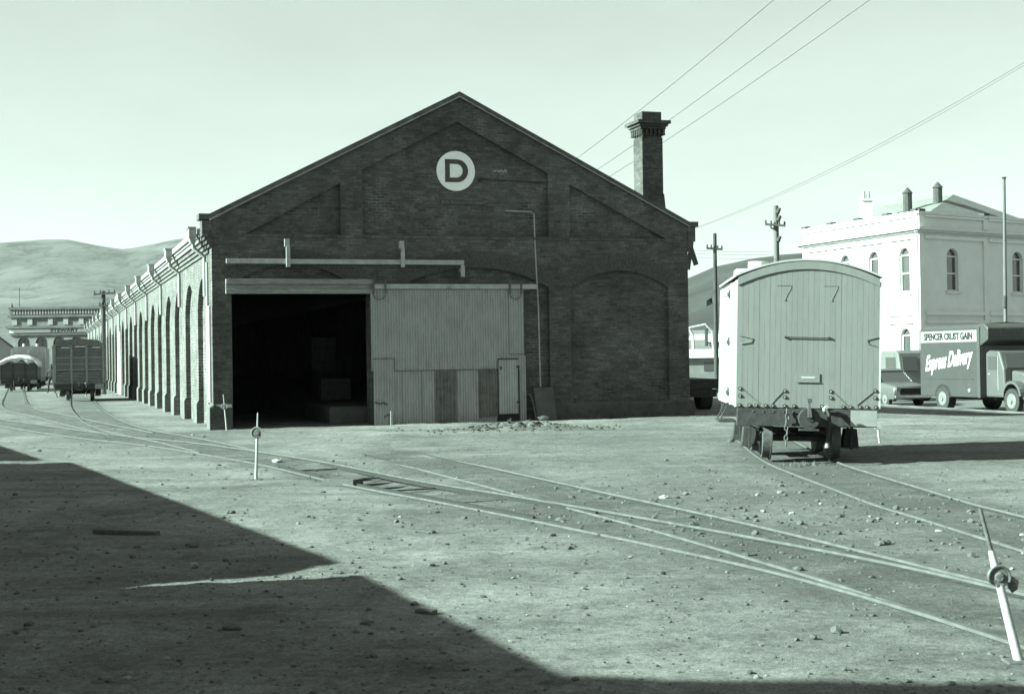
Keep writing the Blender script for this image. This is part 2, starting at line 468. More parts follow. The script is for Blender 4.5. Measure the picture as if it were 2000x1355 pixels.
from mathutils.kdtree import KDTree
kd = KDTree(len(centres))
for i_, c_ in enumerate(centres): kd.insert((c_[0], c_[1], 0), i_)
kd.balance()
pit = gnd(720, 935); heap = gnd(1010, 838)
def height(x, y):
    r = math.hypot(x, y)
    k = kerb_side(x, y)
    z = -.28 * ss(-9, -1, k) * ss(24, 36, y)
    if k > 0: z -= .2 * ss(0, .3, k) * ss(24, 36, y)
    if r < 90:
        z0_ = z; af = .38 + .62 * ss(.55, 1.5, kd.find((x, y, 0))[2])
        z += .035 * (noise.noise((x * .35, y * .35, 0)))
        z += .018 * (noise.noise((x * 1.3, y * 1.3, 3)))
        if r < 50: z += .010 * noise.noise((x * 4.5, y * 4.5, 5)) + .006 * noise.noise((x * 11, y * 11, 9))
    if r < 90: z = z0_ + (z - z0_) * af - .012 * (1 - af)
    d = math.hypot((x - pit.x) * .9 + (y - pit.y) * .44, ((x - pit.x) * .44 - (y - pit.y) * .9) * 1)
    a = (x - pit.x) * -.44 + (y - pit.y) * .9; b = (x - pit.x) * .9 + (y - pit.y) * .44
    z -= .09 * math.exp(-(a / 2.6) ** 2 - (b / .5) ** 2)
    if abs(x - heap.x) < 3 and abs(y - heap.y) < 3:
        e = math.exp(-((x - heap.x) / 1.2) ** 2 - ((y - heap.y) / .9) ** 2)
        z += .12 * e * (1 + 1.5 * noise.noise((x * 5, y * 5, 1)))
    return z


def axis_pts(segs):
    out = [segs[0][0]]
    for a, b, n in segs:
        out += [a + (b - a) * (i + 1) / n for i in range(n)]
    return out


gx = axis_pts([(-6000, -400, 8), (-400, -60, 17), (-60, -16, 44), (-16, 12, 330), (12, 40, 56), (40, 400, 18), (400, 6000, 8)])
gy = axis_pts([(-400, -10, 8), (-10, 6, 16), (6, 44, 420), (44, 70, 60), (70, 160, 40), (160, 600, 12), (600, 8000, 10)])
nx, ny = len(gx), len(gy)
verts = [(x, y, height(x, y)) for y in gy for x in gx]
faces = [(j * nx + i, j * nx + i + 1, (j + 1) * nx + i + 1, (j + 1) * nx + i) for j in range(ny - 1) for i in range(nx - 1)]
me = bpy.data.meshes.new('ground'); me.from_pydata(verts, [], faces)
me.polygons.foreach_set('use_smooth', [True] * len(faces))
VA = np.array(verts)[:, :2]
near = (np.abs(VA[:, 0]) < 40) & (VA[:, 1] > 3) & (VA[:, 1] < 100)
dist = np.full(len(VA), 9.0)
idx = np.where(near)[0]
for k in range(0, len(idx), 4000):
    q = VA[idx[k:k + 4000]]
    dist[idx[k:k + 4000]] = np.sqrt(((q[:, None, :] - centres[None, :, :]) ** 2).sum(2)).min(1)
dh = np.hypot((VA[:, 0] - heap.x) / 1.5, (VA[:, 1] - heap.y) / .95) + .25 * np.sin(VA[:, 0] * 7) * np.sin(VA[:, 1] * 5)
dist = np.minimum(dist, np.where(dh < 1.6, np.maximum(dh - .4, 0) * 1.1, 9))
at_ = me.attributes.new('track', 'FLOAT', 'POINT'); at_.data.foreach_set('value', (np.clip(dist, 0, 9) / 4).astype(np.float32))
cz_ = np.zeros(len(VA))
for (cx_, cy_, r_) in ((1250, 905, 3.2), (1450, 960, 3.0), (1600, 1010, 2.6), (1800, 1080, 1.9), (1500, 1090, 1.5), (1850, 880, 4.0), (1050, 990, 1.7), (1200, 860, 4.0), (300, 855, 2.5)):
    P_ = gnd(cx_, cy_); cz_ = np.maximum(cz_, np.exp(-((VA[:, 0] - P_.x) / r_) ** 2 - ((VA[:, 1] - P_.y) / (r_ * 1.15)) ** 2))
ac_ = me.attributes.new('cinders', 'FLOAT', 'POINT'); ac_.data.foreach_set('value', cz_.astype(np.float32))
ground = struct(bpy.data.objects.new('ground', me)); C.objects.link(ground)
m, t, p, N, K = nodes('yard_dirt')
tc = N('ShaderNodeTexCoord')
def nz(scale, det=8, rough=.65, vec=None):
    n = N('ShaderNodeTexNoise'); n.inputs['Scale'].default_value = scale; n.inputs['Detail'].default_value = det; n.inputs['Roughness'].default_value = rough
    K(vec or tc.outputs['Object'], n.inputs['Vector']); return n.outputs['Fac']
def ramp(src, a, b, c0, c1):
    r = N('ShaderNodeValToRGB'); r.color_ramp.elements[0].position = a; r.color_ramp.elements[1].position = b
    r.color_ramp.elements[0].color = c0; r.color_ramp.elements[1].color = c1; K(src, r.inputs[0]); return r.outputs[0]
def mixc(f, a, b, mode='MIX'):
    x = N('ShaderNodeMix'); x.data_type = 'RGBA'; x.blend_type = mode
    if isinstance(f, float): x.inputs['Factor'].default_value = f
    else: K(f, x.inputs['Factor'])
    for s_, q in (('A', a), ('B', b)):
        if isinstance(q, tuple): x.inputs[s_].default_value = q
        else: K(q, x.inputs[s_])
    return x.outputs['Result']
base = ramp(nz(.35, 10, .7), .35, .68, grey(.125, .01), grey(.285, .01))
base = mixc(ramp(nz(2.2, 8, .75), .42, .62, (0, 0, 0, 1), (1, 1, 1, 1)), base, mixc(1.0, base, grey(.78), 'MULTIPLY'))
mpr = N('ShaderNodeMapping'); mpr.inputs['Rotation'].default_value = (0, 0, R(-64)); mpr.inputs['Scale'].default_value = (.22, 1.3, 1); K(tc.outputs['Object'], mpr.inputs[0])
base = mixc(ramp(nz(1.0, 9, .72, mpr.outputs[0]), .5, .66, (0, 0, 0, 1), (.75, .75, .75, 1)), base, grey(.11, .01))
base = mixc(ramp(nz(.8, 10, .8), .52, .62, (0, 0, 0, 1), (.55, .55, .55, 1)), base, grey(.075, .01))
ac = N('ShaderNodeAttribute'); ac.attribute_name = 'cinders'
acm = N('ShaderNodeMath'); acm.operation = 'MULTIPLY'; K(ac.outputs['Fac'], acm.inputs[0]); K(ramp(nz(1.6, 10, .85), .3, .62, (.15, .15, .15, 1), (.85, .85, .85, 1)), acm.inputs[1])
base = mixc(acm.outputs[0], base, grey(.1, .01))
att = N('ShaderNodeAttribute'); att.attribute_name = 'track'
tr = ramp(att.outputs['Fac'], .11, .27, (1, 1, 1, 1), (0, 0, 0, 1))
trn = N('ShaderNodeMath'); trn.operation = 'MULTIPLY'; K(tr, trn.inputs[0])
K(ramp(nz(1.1, 8, .7), .3, .6, (.12, .12, .12, 1), (1, 1, 1, 1)), trn.inputs[1])
base = mixc(trn.outputs[0], base, grey(.085, .01))
vo = N('ShaderNodeTexVoronoi'); vo.inputs['Scale'].default_value = 16; vo.inputs['Randomness'].default_value = 1; K(tc.outputs['Object'], vo.inputs['Vector'])
sp_ = ramp(vo.outputs['Distance'], .16, .26, (1, 1, 1, 1), (0, 0, 0, 1))
vsel = ramp(nz(3.1, 6, .8), .47, .6, (0, 0, 0, 1), (.8, .8, .8, 1))
f1 = N('ShaderNodeMath'); f1.operation = 'MULTIPLY'; K(sp_, f1.inputs[0]); K(vsel, f1.inputs[1])
base = mixc(f1.outputs[0], base, grey(.09, .02))
fine = mixc(1.0, ramp(nz(45, 5, .9), .36, .64, (.55, .55, .55, 1), (1.4, 1.4, 1.4, 1)), ramp(nz(9, 9, .85), .36, .64, (.6, .6, .6, 1), (1.25, 1.25, 1.25, 1)), 'MULTIPLY')
v2 = N('ShaderNodeTexVoronoi'); v2.inputs['Scale'].default_value = 34; K(tc.outputs['Object'], v2.inputs['Vector'])
f2 = N('ShaderNodeMath'); f2.operation = 'MULTIPLY'; K(ramp(v2.outputs['Distance'], .14, .24, (1, 1, 1, 1), (0, 0, 0, 1)), f2.inputs[0]); K(ramp(nz(5, 6, .85), .5, .6, (0, 0, 0, 1), (.9, .9, .9, 1)), f2.inputs[1])
base = mixc(f2.outputs[0], base, grey(.05, .02))
base = mixc(1.0, base, fine, 'MULTIPLY')
K(base, p.inputs['Base Color']); p.inputs['Roughness'].default_value = .97; p.inputs['Specular IOR Level'].default_value = .1
hsum = N('ShaderNodeMath'); hsum.operation = 'MULTIPLY_ADD'; hsum.inputs[1].default_value = .6
K(nz(14, 8, .9), hsum.inputs[0]); K(nz(60, 5, .9), hsum.inputs[2])
bp = N('ShaderNodeBump'); bp.inputs['Strength'].default_value = .8; bp.inputs['Distance'].default_value = .03
K(hsum.outputs[0], bp.inputs['Height']); K(bp.outputs[0], p.inputs['Normal'])
me.materials.append(m)
DIRT = m

# road and kerb on the right
def kpt(s, o, z=0): return (KP.x + KD.x * s + KN.x * o, KP.y + KD.y * s + KN.y * o, z)
q = MB()
NS = 40
vs = []
for i in range(NS + 1):
    s_ = -110 + i * (130 / NS)
    vs += [kpt(s_, .16, -.40), kpt(s_, 14, -.40)]
q.add(vs, [(2 * i, 2 * i + 2, 2 * i + 3, 2 * i + 1) for i in range(NS)])
struct(q.build('road', 'asphalt'))
q = MB(); q.hexa([kpt(20, 0, -.6), kpt(20, .16, -.6), kpt(-110, .16, -.6), kpt(-110, 0, -.6)], [kpt(20, 0, -.27), kpt(20, .15, -.27), kpt(-110, .15, -.27), kpt(-110, 0, -.27)])
struct(q.build('kerb', 'kerb'))
q = MB(); q.add([kpt(20, 14, -.28), kpt(20, 26, -.28), kpt(-110, 26, -.28), kpt(-110, 14, -.28)] + [kpt(20, 14, -.6), kpt(-110, 14, -.6)], [(0, 1, 2, 3), (0, 3, 5, 4)])
struct(q.build('pavement', 'kerb'))

# hills
def hill(name, prof, Y0, Y1, depth, mt, seed):
    cols = 90; rows = 34
    vs = []
    xs = [p_[0] for p_ in prof]; ys = [p_[1] for p_ in prof]
    for j in range(rows + 1):
        tt = j / rows
        for i in range(cols + 1):
            xx = xs[0] + (xs[-1] - xs[0]) * i / cols
            yy = float(np.interp(xx, xs, ys))
            crest = at(xx, yy, Y1)
            if tt <= .75:
                u = tt / .75
                Y = Y0 + (Y1 - Y0) * u
                hh = crest.z * (.25 * u + .75 * ss(0, 1, u))
            else:
                u = (tt - .75) / .25
                Y = Y1 + depth * u
                hh = crest.z * (1 - ss(0, 1, u))
            X = crest.x * Y / Y1
            k = 1 - abs(2 * min(tt / .75, 1) - 1)
            hh += crest.z * .20 * k * noise.noise((X * 8 / Y1 + seed, Y * 8 / Y1, seed)) + crest.z * .08 * k * noise.noise((X * 30 / Y1 + seed, Y * 30 / Y1, seed))
            vs.append((X, Y, hh - 2))
    fs = [(j * (cols + 1) + i, j * (cols + 1) + i + 1, (j + 1) * (cols + 1) + i + 1, (j + 1) * (cols + 1) + i) for j in range(rows) for i in range(cols)]
    return struct(MB().add(vs, fs).build(name, mt, smooth=True, fix=False))


m, t, p, N, K = nodes('hill_pasture')
tc = N('ShaderNodeTexCoord')
b0 = ramp(nz(.004, 10, .7), .4, .62, grey(.042), grey(.10))
b1 = mixc(ramp(nz(.012, 12, .9), .48, .56, (0, 0, 0, 1), (1, 1, 1, 1)), b0, grey(.018))
K(b1, p.inputs['Base Color']); p.inputs['Roughness'].default_value = 1
M_['hill'] = m
hill('hills', [(-900, 500), (-500, 470), (-200, 500), (0, 483), (60, 478), (130, 474), (180, 482), (235, 490), (262, 487), (300, 478), (340, 469), (385, 467), (460, 480), (600, 520), (800, 560), (1000, 600)], 900, 2600, 900, 'hill', 3)
M_['hill2'] = mat('hill_scrub', .034, 1, .01, .5, dark=.018, dthr=.52)
hill('hillside', [(1100, 660), (1250, 580), (1345, 541), (1395, 522), (1440, 514), (1480, 505), (1530, 496), (1565, 494), (1650, 500), (1800, 530), (2100, 590), (2500, 640)], 380, 1100, 500, 'hill2', 8)

# ------------------------------------------------------------------ rails
def rails(path, g_, label, group, sink=0.0):
    root = empty('railway_track', (0, 0, 0)); tag(root, label, 'railway track', group)
    for pth in (path, offset(path, g_)):
        h = MB(); wb = MB()
        n = len(pth)
        for (mb, ww, z0, z1) in ((h, .016, .0, .022), (wb, .018, -.09, .0)):
            vs = []
            for k, p_ in enumerate(pth):
                t_ = pth[min(k + 1, n - 1)] - pth[max(k - 1, 0)]
                nn = Vector((t_.y, -t_.x, 0)).normalized()
                zz = .006 * noise.noise((p_.x * .3, p_.y * .3, 4)) - sink * (1 - ss(0, 5, (p_ - pth[0]).length))
                for (o, z) in ((-ww, z0), (ww, z0), (ww, z1), (-ww, z1)):
                    vs.append((p_.x + nn.x * o, p_.y + nn.y * o, z + zz))
            fs = []
            for k in range(n - 1):
                for e in range(4):
                    fs.append((k * 4 + e, k * 4 + (e + 1) % 4, k * 4 + 4 + (e + 1) % 4, k * 4 + 4 + e))
            mb.add(vs, fs)
        fl_ = MB(); sgn_ = 1 if pth is path else -1
        inn = offset(pth, sgn_ * .055); vs = []
        for k, p_ in enumerate(inn):
            t_ = inn[min(k + 1, n - 1)] - inn[max(k - 1, 0)]; nn = Vector((t_.y, -t_.x, 0)).normalized()
            zg = height(p_.x, p_.y) + .004
            for o in (-.035, .035): vs.append((p_.x + nn.x * o, p_.y + nn.y * o, zg))
        fl_.add(vs, [(2 * k, 2 * k + 1, 2 * k + 3, 2 * k + 2) for k in range(n - 1)]); 
        ro = wb.build('rail', 'rail_side', root)
        fl_.build('flangeway_shade', 'cinder', ro, fix=False)  # flat dark strip standing for the groove's shade and its oily dirt
        h.build('rail_head', 'steel_rail', ro)
    return root


GR = 'railway tracks sunk in the yard'
rails(main_rail, G, 'longest railway track sweeping from far left to the lower right corner', GR)
rails(shed_rail, G, 'half buried railway track curving from the lower right towards the dark shed doorway', GR, .06)
rails(stock_rail, G, 'curved railway track under the dark louvred stock wagon', GR)
rails(tarp_rail, G, 'curved railway track under the canvas sheeted wagon at far left', GR)
rails(wag_rail, G, 'railway track running from under the white van to the right edge', GR)
# switch details: stretcher bars, check rail, cover board
root = empty('track_switch', (0, 0, 0)); tag(root, 'exposed point blades and spikes in the washed-out pit between rails', 'track switch')
mid = offset(main_rail, .16)
seg = [p_ for p_ in mid if gnd(1190, 1010).y < p_.y < gnd(640, 905).y]
q = MB()
for a, b in zip(seg[:-1], seg[1:]): q.beam(Vector(a) + Vector((0, 0, .0)), Vector(b) + Vector((0, 0, .0)), .03, .05)
q.build('switch_blade', 'rail_side', root)
seg2 = offset(seg, G - .32)
q = MB()
for a, b in zip(seg2[:-1], seg2[1:]): q.beam(Vector(a), Vector(b), .03, .05)
q.build('switch_blade', 'rail_side', root)
for k in range(2, len(seg), 5):
    q = MB(); q.beam(seg[k] + Vector((0, 0, -.02)), offset(seg, G - .32)[k] + Vector((0, 0, -.02)), .05, .02); q.build('stretcher_bar', 'iron_grey', root)
for k in range(0, len(seg), 2):
    a_, b_ = offset(seg, -.35)[k], offset(seg, G + .2)[k]
    q = MB(); q.beam(a_ + Vector((0, 0, -.105)), b_ + Vector((0, 0, -.12)), .2, .1); q.build('sleeper', 'plank_old', root)
q = MB()
a, b = gnd(640, 944), gnd(700, 946)
q.beam(a + Vector((0, 0, .03)), b + Vector((0, 0, .03)), .26, .1)
tag(q.build('cover_board', 'plank_old', bevel=.008), 'dark timber block lying beside the rails near the middle lever', 'timber block')

# ------------------------------------------------------------------ loose stones (stuff)
dk = MB(); lt = MB()
def clear_of_shed(x, y):
    lx = (x + 8.01) * .95 + (y - 38.41) * .3124; ly = -(x + 8.01) * .3124 + (y - 38.41) * .95
    return not (-.5 < lx < 14.6 and ly > -.3)
cl = [(gnd(1560, 1005), 2.6, 420), (gnd(1740, 1040), 1.6, 240), (gnd(1380, 995), 1.8, 110), (gnd(650, 910), .9, 60), (gnd(1100, 1000), 1.3, 110), (gnd(330, 860), 1.6, 40),
      (gnd(480, 1010), 2.4, 110), (gnd(300, 1150), 1.6, 80)]
cnt = 0
for c_, sd_, n_ in cl:
    for _ in range(n_):
        x = random.gauss(c_.x, sd_); y = random.gauss(c_.y, sd_ * 1.3)
        if y < 6.5 or not clear_of_shed(x, y): continue
        r = min(.045, .010 + random.expovariate(1 / .010))
        (dk if random.random() < .92 else lt).rock((x, y, height(x, y) + r * .25), r)
for _ in range(7000):
    y = 7 + 40 * random.random() ** 1.4; x = random.uniform(-.40, .42) * y
    if not clear_of_shed(x, y): continue
    r = min(.045, .005 + random.expovariate(1 / .0045))
    (dk if random.random() < .92 else lt).rock((x, y, height(x, y) + r * .25), r)
tag(dk.build('loose_stones', mat('dark_stone', .075, .95, 9, .5)), 'dark stones and clinker scattered over the dusty yard', 'stones', kind='stuff')
tag(lt.build('pale_gravel', mat('pale_stone', .17, .95, 9, .3)), 'pale gravel scattered over the dusty yard', 'gravel', kind='stuff')
q = MB(); 
for _ in range(420):
    x = random.gauss(heap.x, 1.1); y = random.gauss(heap.y, .55)
    r = random.uniform(.012, .05); q.rock((x, y, height(x, y) + r * .1), r)
tag(q.build('rubble_heap', mat('rubble', .03, .95, 6, .5)), 'low heap of broken rubble on the ground in front of the shed', 'rubble', kind='stuff')
# grass and rubbish along the foot of the gable
TH = math.atan(921 / 2800.0)
GU = Vector((math.cos(TH), math.sin(TH), 0)); GV = Vector((-math.sin(TH), math.cos(TH), 0))
G0 = gnd(418, 838)
def tuft_field(name, pts, label, hmax=.25, n=26):
    q = MB()
    for (x, y) in pts:
        for _ in range(n):
            bx, by = x + random.gauss(0, .09), y + random.gauss(0, .09)
            a = random.uniform(0, 6.3); l = random.uniform(.3, 1) * hmax; ln = random.uniform(.1, .8)
            z = height(bx, by) - .01
            d = Vector((math.cos(a), math.sin(a), 0)); s2 = Vector((-d.y, d.x, 0)) * .004
            b0_ = Vector((bx, by, z)); m0 = b0_ + d * (l * ln * .4) + Vector((0, 0, l * .6)); t0 = b0_ + d * (l * ln) + Vector((0, 0, l))
            q.add([b0_ - s2, b0_ + s2, m0 + s2 * .7, m0 - s2 * .7, t0], [(0, 1, 2, 3), (3, 2, 4)])
    return tag(q.build(name, 'grass', fix=False), label, 'grass', kind='stuff')
pts = []
for _ in range(46):
    u = random.gauss(11.9, .9); v = -.22 - abs(random.gauss(0, .12)); P = G0 + GU * u + GV * v; pts.append((P.x, P.y))
tuft_field('weeds', pts, 'dark weeds growing along the foot of the brick gable')
pts = [(gnd(1588, 908).x + random.gauss(0, .25), gnd(1588, 908).y + random.gauss(0, .15)) for _ in range(14)]
tuft_field('grass_tuft', pts, 'small pale grass tuft under the end of the white van', .10, 12)
q = MB()
for _ in range(60):
    u = random.gauss(11.2, 1.6); v = -.25 - abs(random.gauss(0, .15)); P = G0 + GU * u + GV * v
    r = random.uniform(.02, .07); q.rock((P.x, P.y, height(P.x, P.y) + r * .3), r)
tag(q.build('brick_rubble', mat('brick_bits', .07, .95, 6, .5)), 'broken bricks lying along the foot of the gable wall', 'rubble', kind='stuff')
# planks and big stones that can be told apart
def plank(p0, p1, w_, h_, label):
    q = MB(); q.beam(p0 + Vector((0, 0, height(p0.x, p0.y) + h_ * .4)), p1 + Vector((0, 0, height(p1.x, p1.y) + h_ * .4)), w_, h_)
    return tag(q.build('timber_plank', 'plank_old', bevel=.006), label, 'plank')
plank(gnd(186, 1041), gnd(308, 1046), .09, .05, 'long dark plank lying in the big shadow at lower left')
plank(gnd(815, 1196), gnd(850, 1199), .07, .035, 'short dark timber scrap lying on the sunlit shadow edge at bottom centre')
plank(gnd(820, 1038), gnd(848, 1040), .06, .03, 'small dark timber offcut on sunlit dirt in mid foreground')
def stone(x, y, r, label, pale=False):
    P = gnd(x, y); bm = bmesh.new(); bmesh.ops.create_icosphere(bm, subdivisions=3, radius=r)
    for v_ in bm.verts:
        k_ = 1 + .45 * noise.noise(v_.co * (1.3 / r) + Vector((x, y, 0))) + .15 * noise.noise(v_.co * (4 / r)); v_.co *= k_; v_.co.z *= .5
    q = MB(); q.add([tuple(v_.co) for v_ in bm.verts], [tuple(v_.index for v_ in f.verts) for f in bm.faces]); bm.free()
    o = q.build('stone', mat('stone_pale' if pale else 'stone_dark2', .25 if pale else .07, .9, 8, .3)); o.location = (P.x, P.y, height(P.x, P.y) + r * .2)
    tag(o, label, 'stone', 'single stones on the yard')
stone(541, 901, .09, 'pale flat stone lying just right of the middle lever', True)
stone(1298, 969, .06, 'bright white stone by the rails below the gable corner', True)
stone(375, 1067, .06, 'dark stone in the shadow right of the long plank')
stone(452, 1226, .06, 'largest dark stone in the lower foreground shadow')
stone(449, 1003, .06, 'dark stone on sunlit dirt just above the shadow diagonal')
stone(1427, 862, .09, 'dark lump of clinker left of the white van axlebox')
stone(1720, 1062, .06, 'dark stone between the van track and the main rails')

# ------------------------------------------------------------------ goods shed
shed = empty('brick_shed', G0, TH)
tag(shed, 'long dark brick railway goods shed with arched bays and a broad gable', 'shed')
def arc(u0, u1, zs, zc, n=18):
    """points along a flat arch from u0 to u1"""
    c = (u0 + u1) / 2; h = zc - zs; a = (u1 - u0) / 2; r_ = (a * a + h * h) / (2 * h); c0 = zc - r_
    t0 = math.asin(a / r_)
    return [(c + r_ * math.sin(-t0 + 2 * t0 * i / n), c0 + r_ * math.cos(-t0 + 2 * t0 * i / n)) for i in range(n + 1)]
fU = lambda a, b, t: (a, t, b)
WID = 14.0
gout = [(0, -.3), (WID, -.3), (WID, 5.2), (WID, 5.62), (6.97, 9.2), (0, 5.62), (0, 5.2)]
hole_u = [[(.91, 5.25), (3.52, 5.25), (3.52, 6.68)], [(4.14, 5.27), (9.61, 5.27), (9.61, 7.1), (6.9, 8.5), (4.14, 7.06)], [(10.27, 5.27), (13.3, 5.25), (10.27, 6.8)]]
h_left = [(.51, -.25), (.51, 3.85)] + arc(.51, 3.85, 3.85, 4.42) + [(3.85, 3.66), (4.30, 3.66), (4.30, -.25)]
h_mid = [(5.15, -.25)] + arc(5.15, 9.59, 3.8, 4.37, 22) + [(9.59, -.25)]
h_right = [(10.26, .28)] + arc(10.26, 13.35, 3.8, 4.30) + [(13.35, .28)]
h_left = [h_left[0]] + h_left[2:]
q = MB()
q.plate(gout, hole_u + [h_left, h_mid, h_right], fU, 0, .13)
q.plate(gout, [[(.51, -.25), (.51, 3.63), (4.30, 3.65), (4.30, -.25)]], fU, .132, .5)
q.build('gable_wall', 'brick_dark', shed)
# shoulders stepped out on corbels
for s_ in (0, 1):
    q = MB()
    for k, (z0, z1, e) in enumerate([(4.88, 4.98, .07), (4.98, 5.08, .13), (5.08, 5.18, .19), (5.18, 5.60, .25)]):
        if s_ == 0: q.box(-e, -.002, -.03, .52, z0, z1 - .002)
        else: q.box(WID + .002, WID + e, -.03, .52, z0, z1 - .002)
    q.build('corbel', 'brick_dark', shed)
q = MB(); qp = MB()
top = [(-.33, 5.62), (-.05, 5.62), (6.97, 9.20), (14.05, 5.62), (14.34, 5.62)]
def rake(mb, pts, th, v0, v1, dz=0.0):
    vs = []
    for (u, z) in pts:
        vs += [(u, v0, z + dz), (u, v1, z + dz), (u, v1, z + th + dz), (u, v0, z + th + dz)]
    fs = []
    for k in range(len(pts) - 1):
        for e in range(4): fs.append((k * 4 + e, k * 4 + (e + 1) % 4, k * 4 + 4 + (e + 1) % 4, k * 4 + 4 + e))
    fs += [(0, 1, 2, 3), (len(pts) * 4 - 4, len(pts) * 4 - 3, len(pts) * 4 - 2, len(pts) * 4 - 1)]
    mb.add(vs, fs)
rake(q, top, .15, -.06, .56)
q.build('coping', 'coping', shed)
rake(qp, top[1:3], .035, -.10, -.062, -.02)
rake(qp, top[2:4], .035, -.10, -.062, -.02)
qp.build('coping_fillet', 'coping_pale', shed)
# string course under the upper panels, brick arches
q = MB(); q.box(.85, 13.4, -.02, -.001, 5.17, 5.245)
q.build('string_course', 'brick_dark', shed)
def voussoirs(u0, u1, zs, zc, n, ln, y0=-.006, y1=.02):
    mb = MB(); c = (u0 + u1) / 2; h = zc - zs; a = (u1 - u0) / 2; r_ = (a * a + h * h) / (2 * h); c0 = zc - r_; t0 = math.asin(a / r_)
    for i in range(n):
        for (ra, rb) in ((r_ + .005, r_ + ln * .49), (r_ + ln * .51, r_ + ln)):
            ta = -t0 + 2 * t0 * (i + .07) / n; tb = -t0 + 2 * t0 * (i + .93) / n
            P = [(c + ra * math.sin(ta), c0 + ra * math.cos(ta)), (c + ra * math.sin(tb), c0 + ra * math.cos(tb)), (c + rb * math.sin(tb), c0 + rb * math.cos(tb)), (c + rb * math.sin(ta), c0 + rb * math.cos(ta))]
            yy = y0 - random.uniform(0, .003)
            mb.add([(x, yy, z) for x, z in P] + [(x, y1, z) for x, z in P], [(0, 1, 2, 3), (7, 6, 5, 4), (0, 4, 5, 1), (1, 5, 6, 2), (2, 6, 7, 3), (3, 7, 4, 0)])
    return mb
voussoirs(10.26, 13.35, 3.8, 4.30, 36, .46).build('brick_arch', 'brick_plain', shed)
voussoirs(5.15, 9.59, 3.8, 4.37, 50, .46).build('brick_arch', 'brick_plain', shed)
voussoirs(.51, 3.85, 3.85, 4.42, 38, .42).build('brick_arch', 'brick_plain', shed)
# plinth
q = MB(); q.box(9.65, 14.1, -.09, -.002, -.3, .42); q.hexa([(9.65, -.09, .42), (14.1, -.09, .42), (14.1, -.002, .42), (9.65, -.002, .42)], [(9.65, -.02, .47), (14.02, -.02, .47), (14.02, -.002, .47), (9.65, -.002, .47)])
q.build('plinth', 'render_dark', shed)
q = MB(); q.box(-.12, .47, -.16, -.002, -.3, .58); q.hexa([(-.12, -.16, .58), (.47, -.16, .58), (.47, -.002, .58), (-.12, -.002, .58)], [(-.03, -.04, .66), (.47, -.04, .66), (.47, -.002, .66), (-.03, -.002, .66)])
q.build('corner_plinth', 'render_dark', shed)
# side wall with arched recesses
fV = lambda a, b, t: (t, a, b)
LEN = 107; BAY = 3.78; q = MB(); pl = MB()
holes = []
nb = 28
for k in range(nb):
    a = 1.07 + k * BAY
    if k == 12: continue
    holes.append([(a, -.25)] + arc(a, a + 2.7, 3.35, 4.18, 14) + [(a + 2.7, -.25)])
    for j in range(1): pass
q.plate([(.502, -.3), (LEN, -.3), (LEN, 4.86), (.502, 4.86)], holes, fV, 0, .14)
q.box(.142, .45, .502, LEN, -.3, 5.3)
q.build('side_wall', 'brick_side', shed)
# near return of the wall, the 0.5 m thickness of the gable seen from the side
q = MB(); q.box(-.003, -.0005, .0, .5, -.3, 4.9); q.build('quoin', 'brick_side', shed)
for k in range(nb + 1):
    a = 3.77 + (k - 1) * BAY if k else -.16
    b = a + 1.08 if k else 1.07
    if k in (12,): continue
    z = .58
    pl = MB(); pl.box(-.07, -.002, a, b, -.3, z)
    pl.hexa([(-.07, a, z), (-.002, a, z), (-.002, b, z), (-.07, b, z)], [(-.02, a, z + .09), (-.002, a, z + .09), (-.002, b, z + .09), (-.02, b, z + .09)])
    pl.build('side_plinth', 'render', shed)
# tall pale side doorway and its reveal
a = 1.07 + 12 * BAY
q = MB(); q.box(-.05, -.002, a - .2, a + 2.9, -.2, 3.95); q.build('side_door', 'white_paint', shed)
# eaves cornice, gutter, hoppers and downpipes
q = MB()
for (z0, z1, e) in ((4.76, 4.85, .05), (4.87, 4.96, .10), (4.98, 5.07, .15)):
    q.box(-e, -.002, .56, LEN, z0, z1)
q.build('eaves_cornice', 'brick_side', shed)
q = MB(); q.box(-.22, -.02, .56, LEN, 5.10, 5.15); q.box(-.27, -.02, .56, LEN, 5.2, 5.24); q.box(-.33, -.24, .56, LEN, 5.28, 5.42); q.box(-.22, .14, .56, LEN, 5.155, 5.36)
q.build('gutter', 'hopper', shed)
q = MB(); q.box(WID + .002, WID + .2, .56, LEN, 4.95, 5.15); q.build('gutter', 'hopper', shed)
for k in range(14):
    v = .95 + k * 2 * BAY
    if v > LEN: break
    h = MB()
    h.hexa([(-.46, v - .15, 5.04), (-.335, v - .15, 5.04), (-.335, v + .15, 5.04), (-.46, v + .15, 5.04)], [(-.53, v - .28, 5.2), (-.335, v - .28, 5.2), (-.335, v + .28, 5.2), (-.53, v + .28, 5.2)])
    h.box(-.53, -.335, v - .28, v + .28, 5.2, 5.43)
    h.box(-.56, -.33, v - .30, v + .30, 5.43, 5.48)
    ho = h.build('rainwater_head', 'hopper', shed, bevel=.01)
    d = MB(); d.tube([(-.39, v, 5.05), (-.39, v, 4.92), (-.09, v, 4.68), (-.09, v, 4.5), (-.09, v, 3.6)], .055, 10)
    d.build('downpipe', 'hopper', ho, smooth=True)
q = MB(); q.tube([(-.08, .06, 3.3), (-.08, .06, .72)], .045, 10); q.build('downpipe', 'white_pipe', shed, smooth=True)
q = MB(); q.tube([(-.08, .45, 4.5), (-.08, .45, .75), (-.09, .45, .66)], .04, 10); q.build('downpipe', 'hopper', shed, smooth=True)
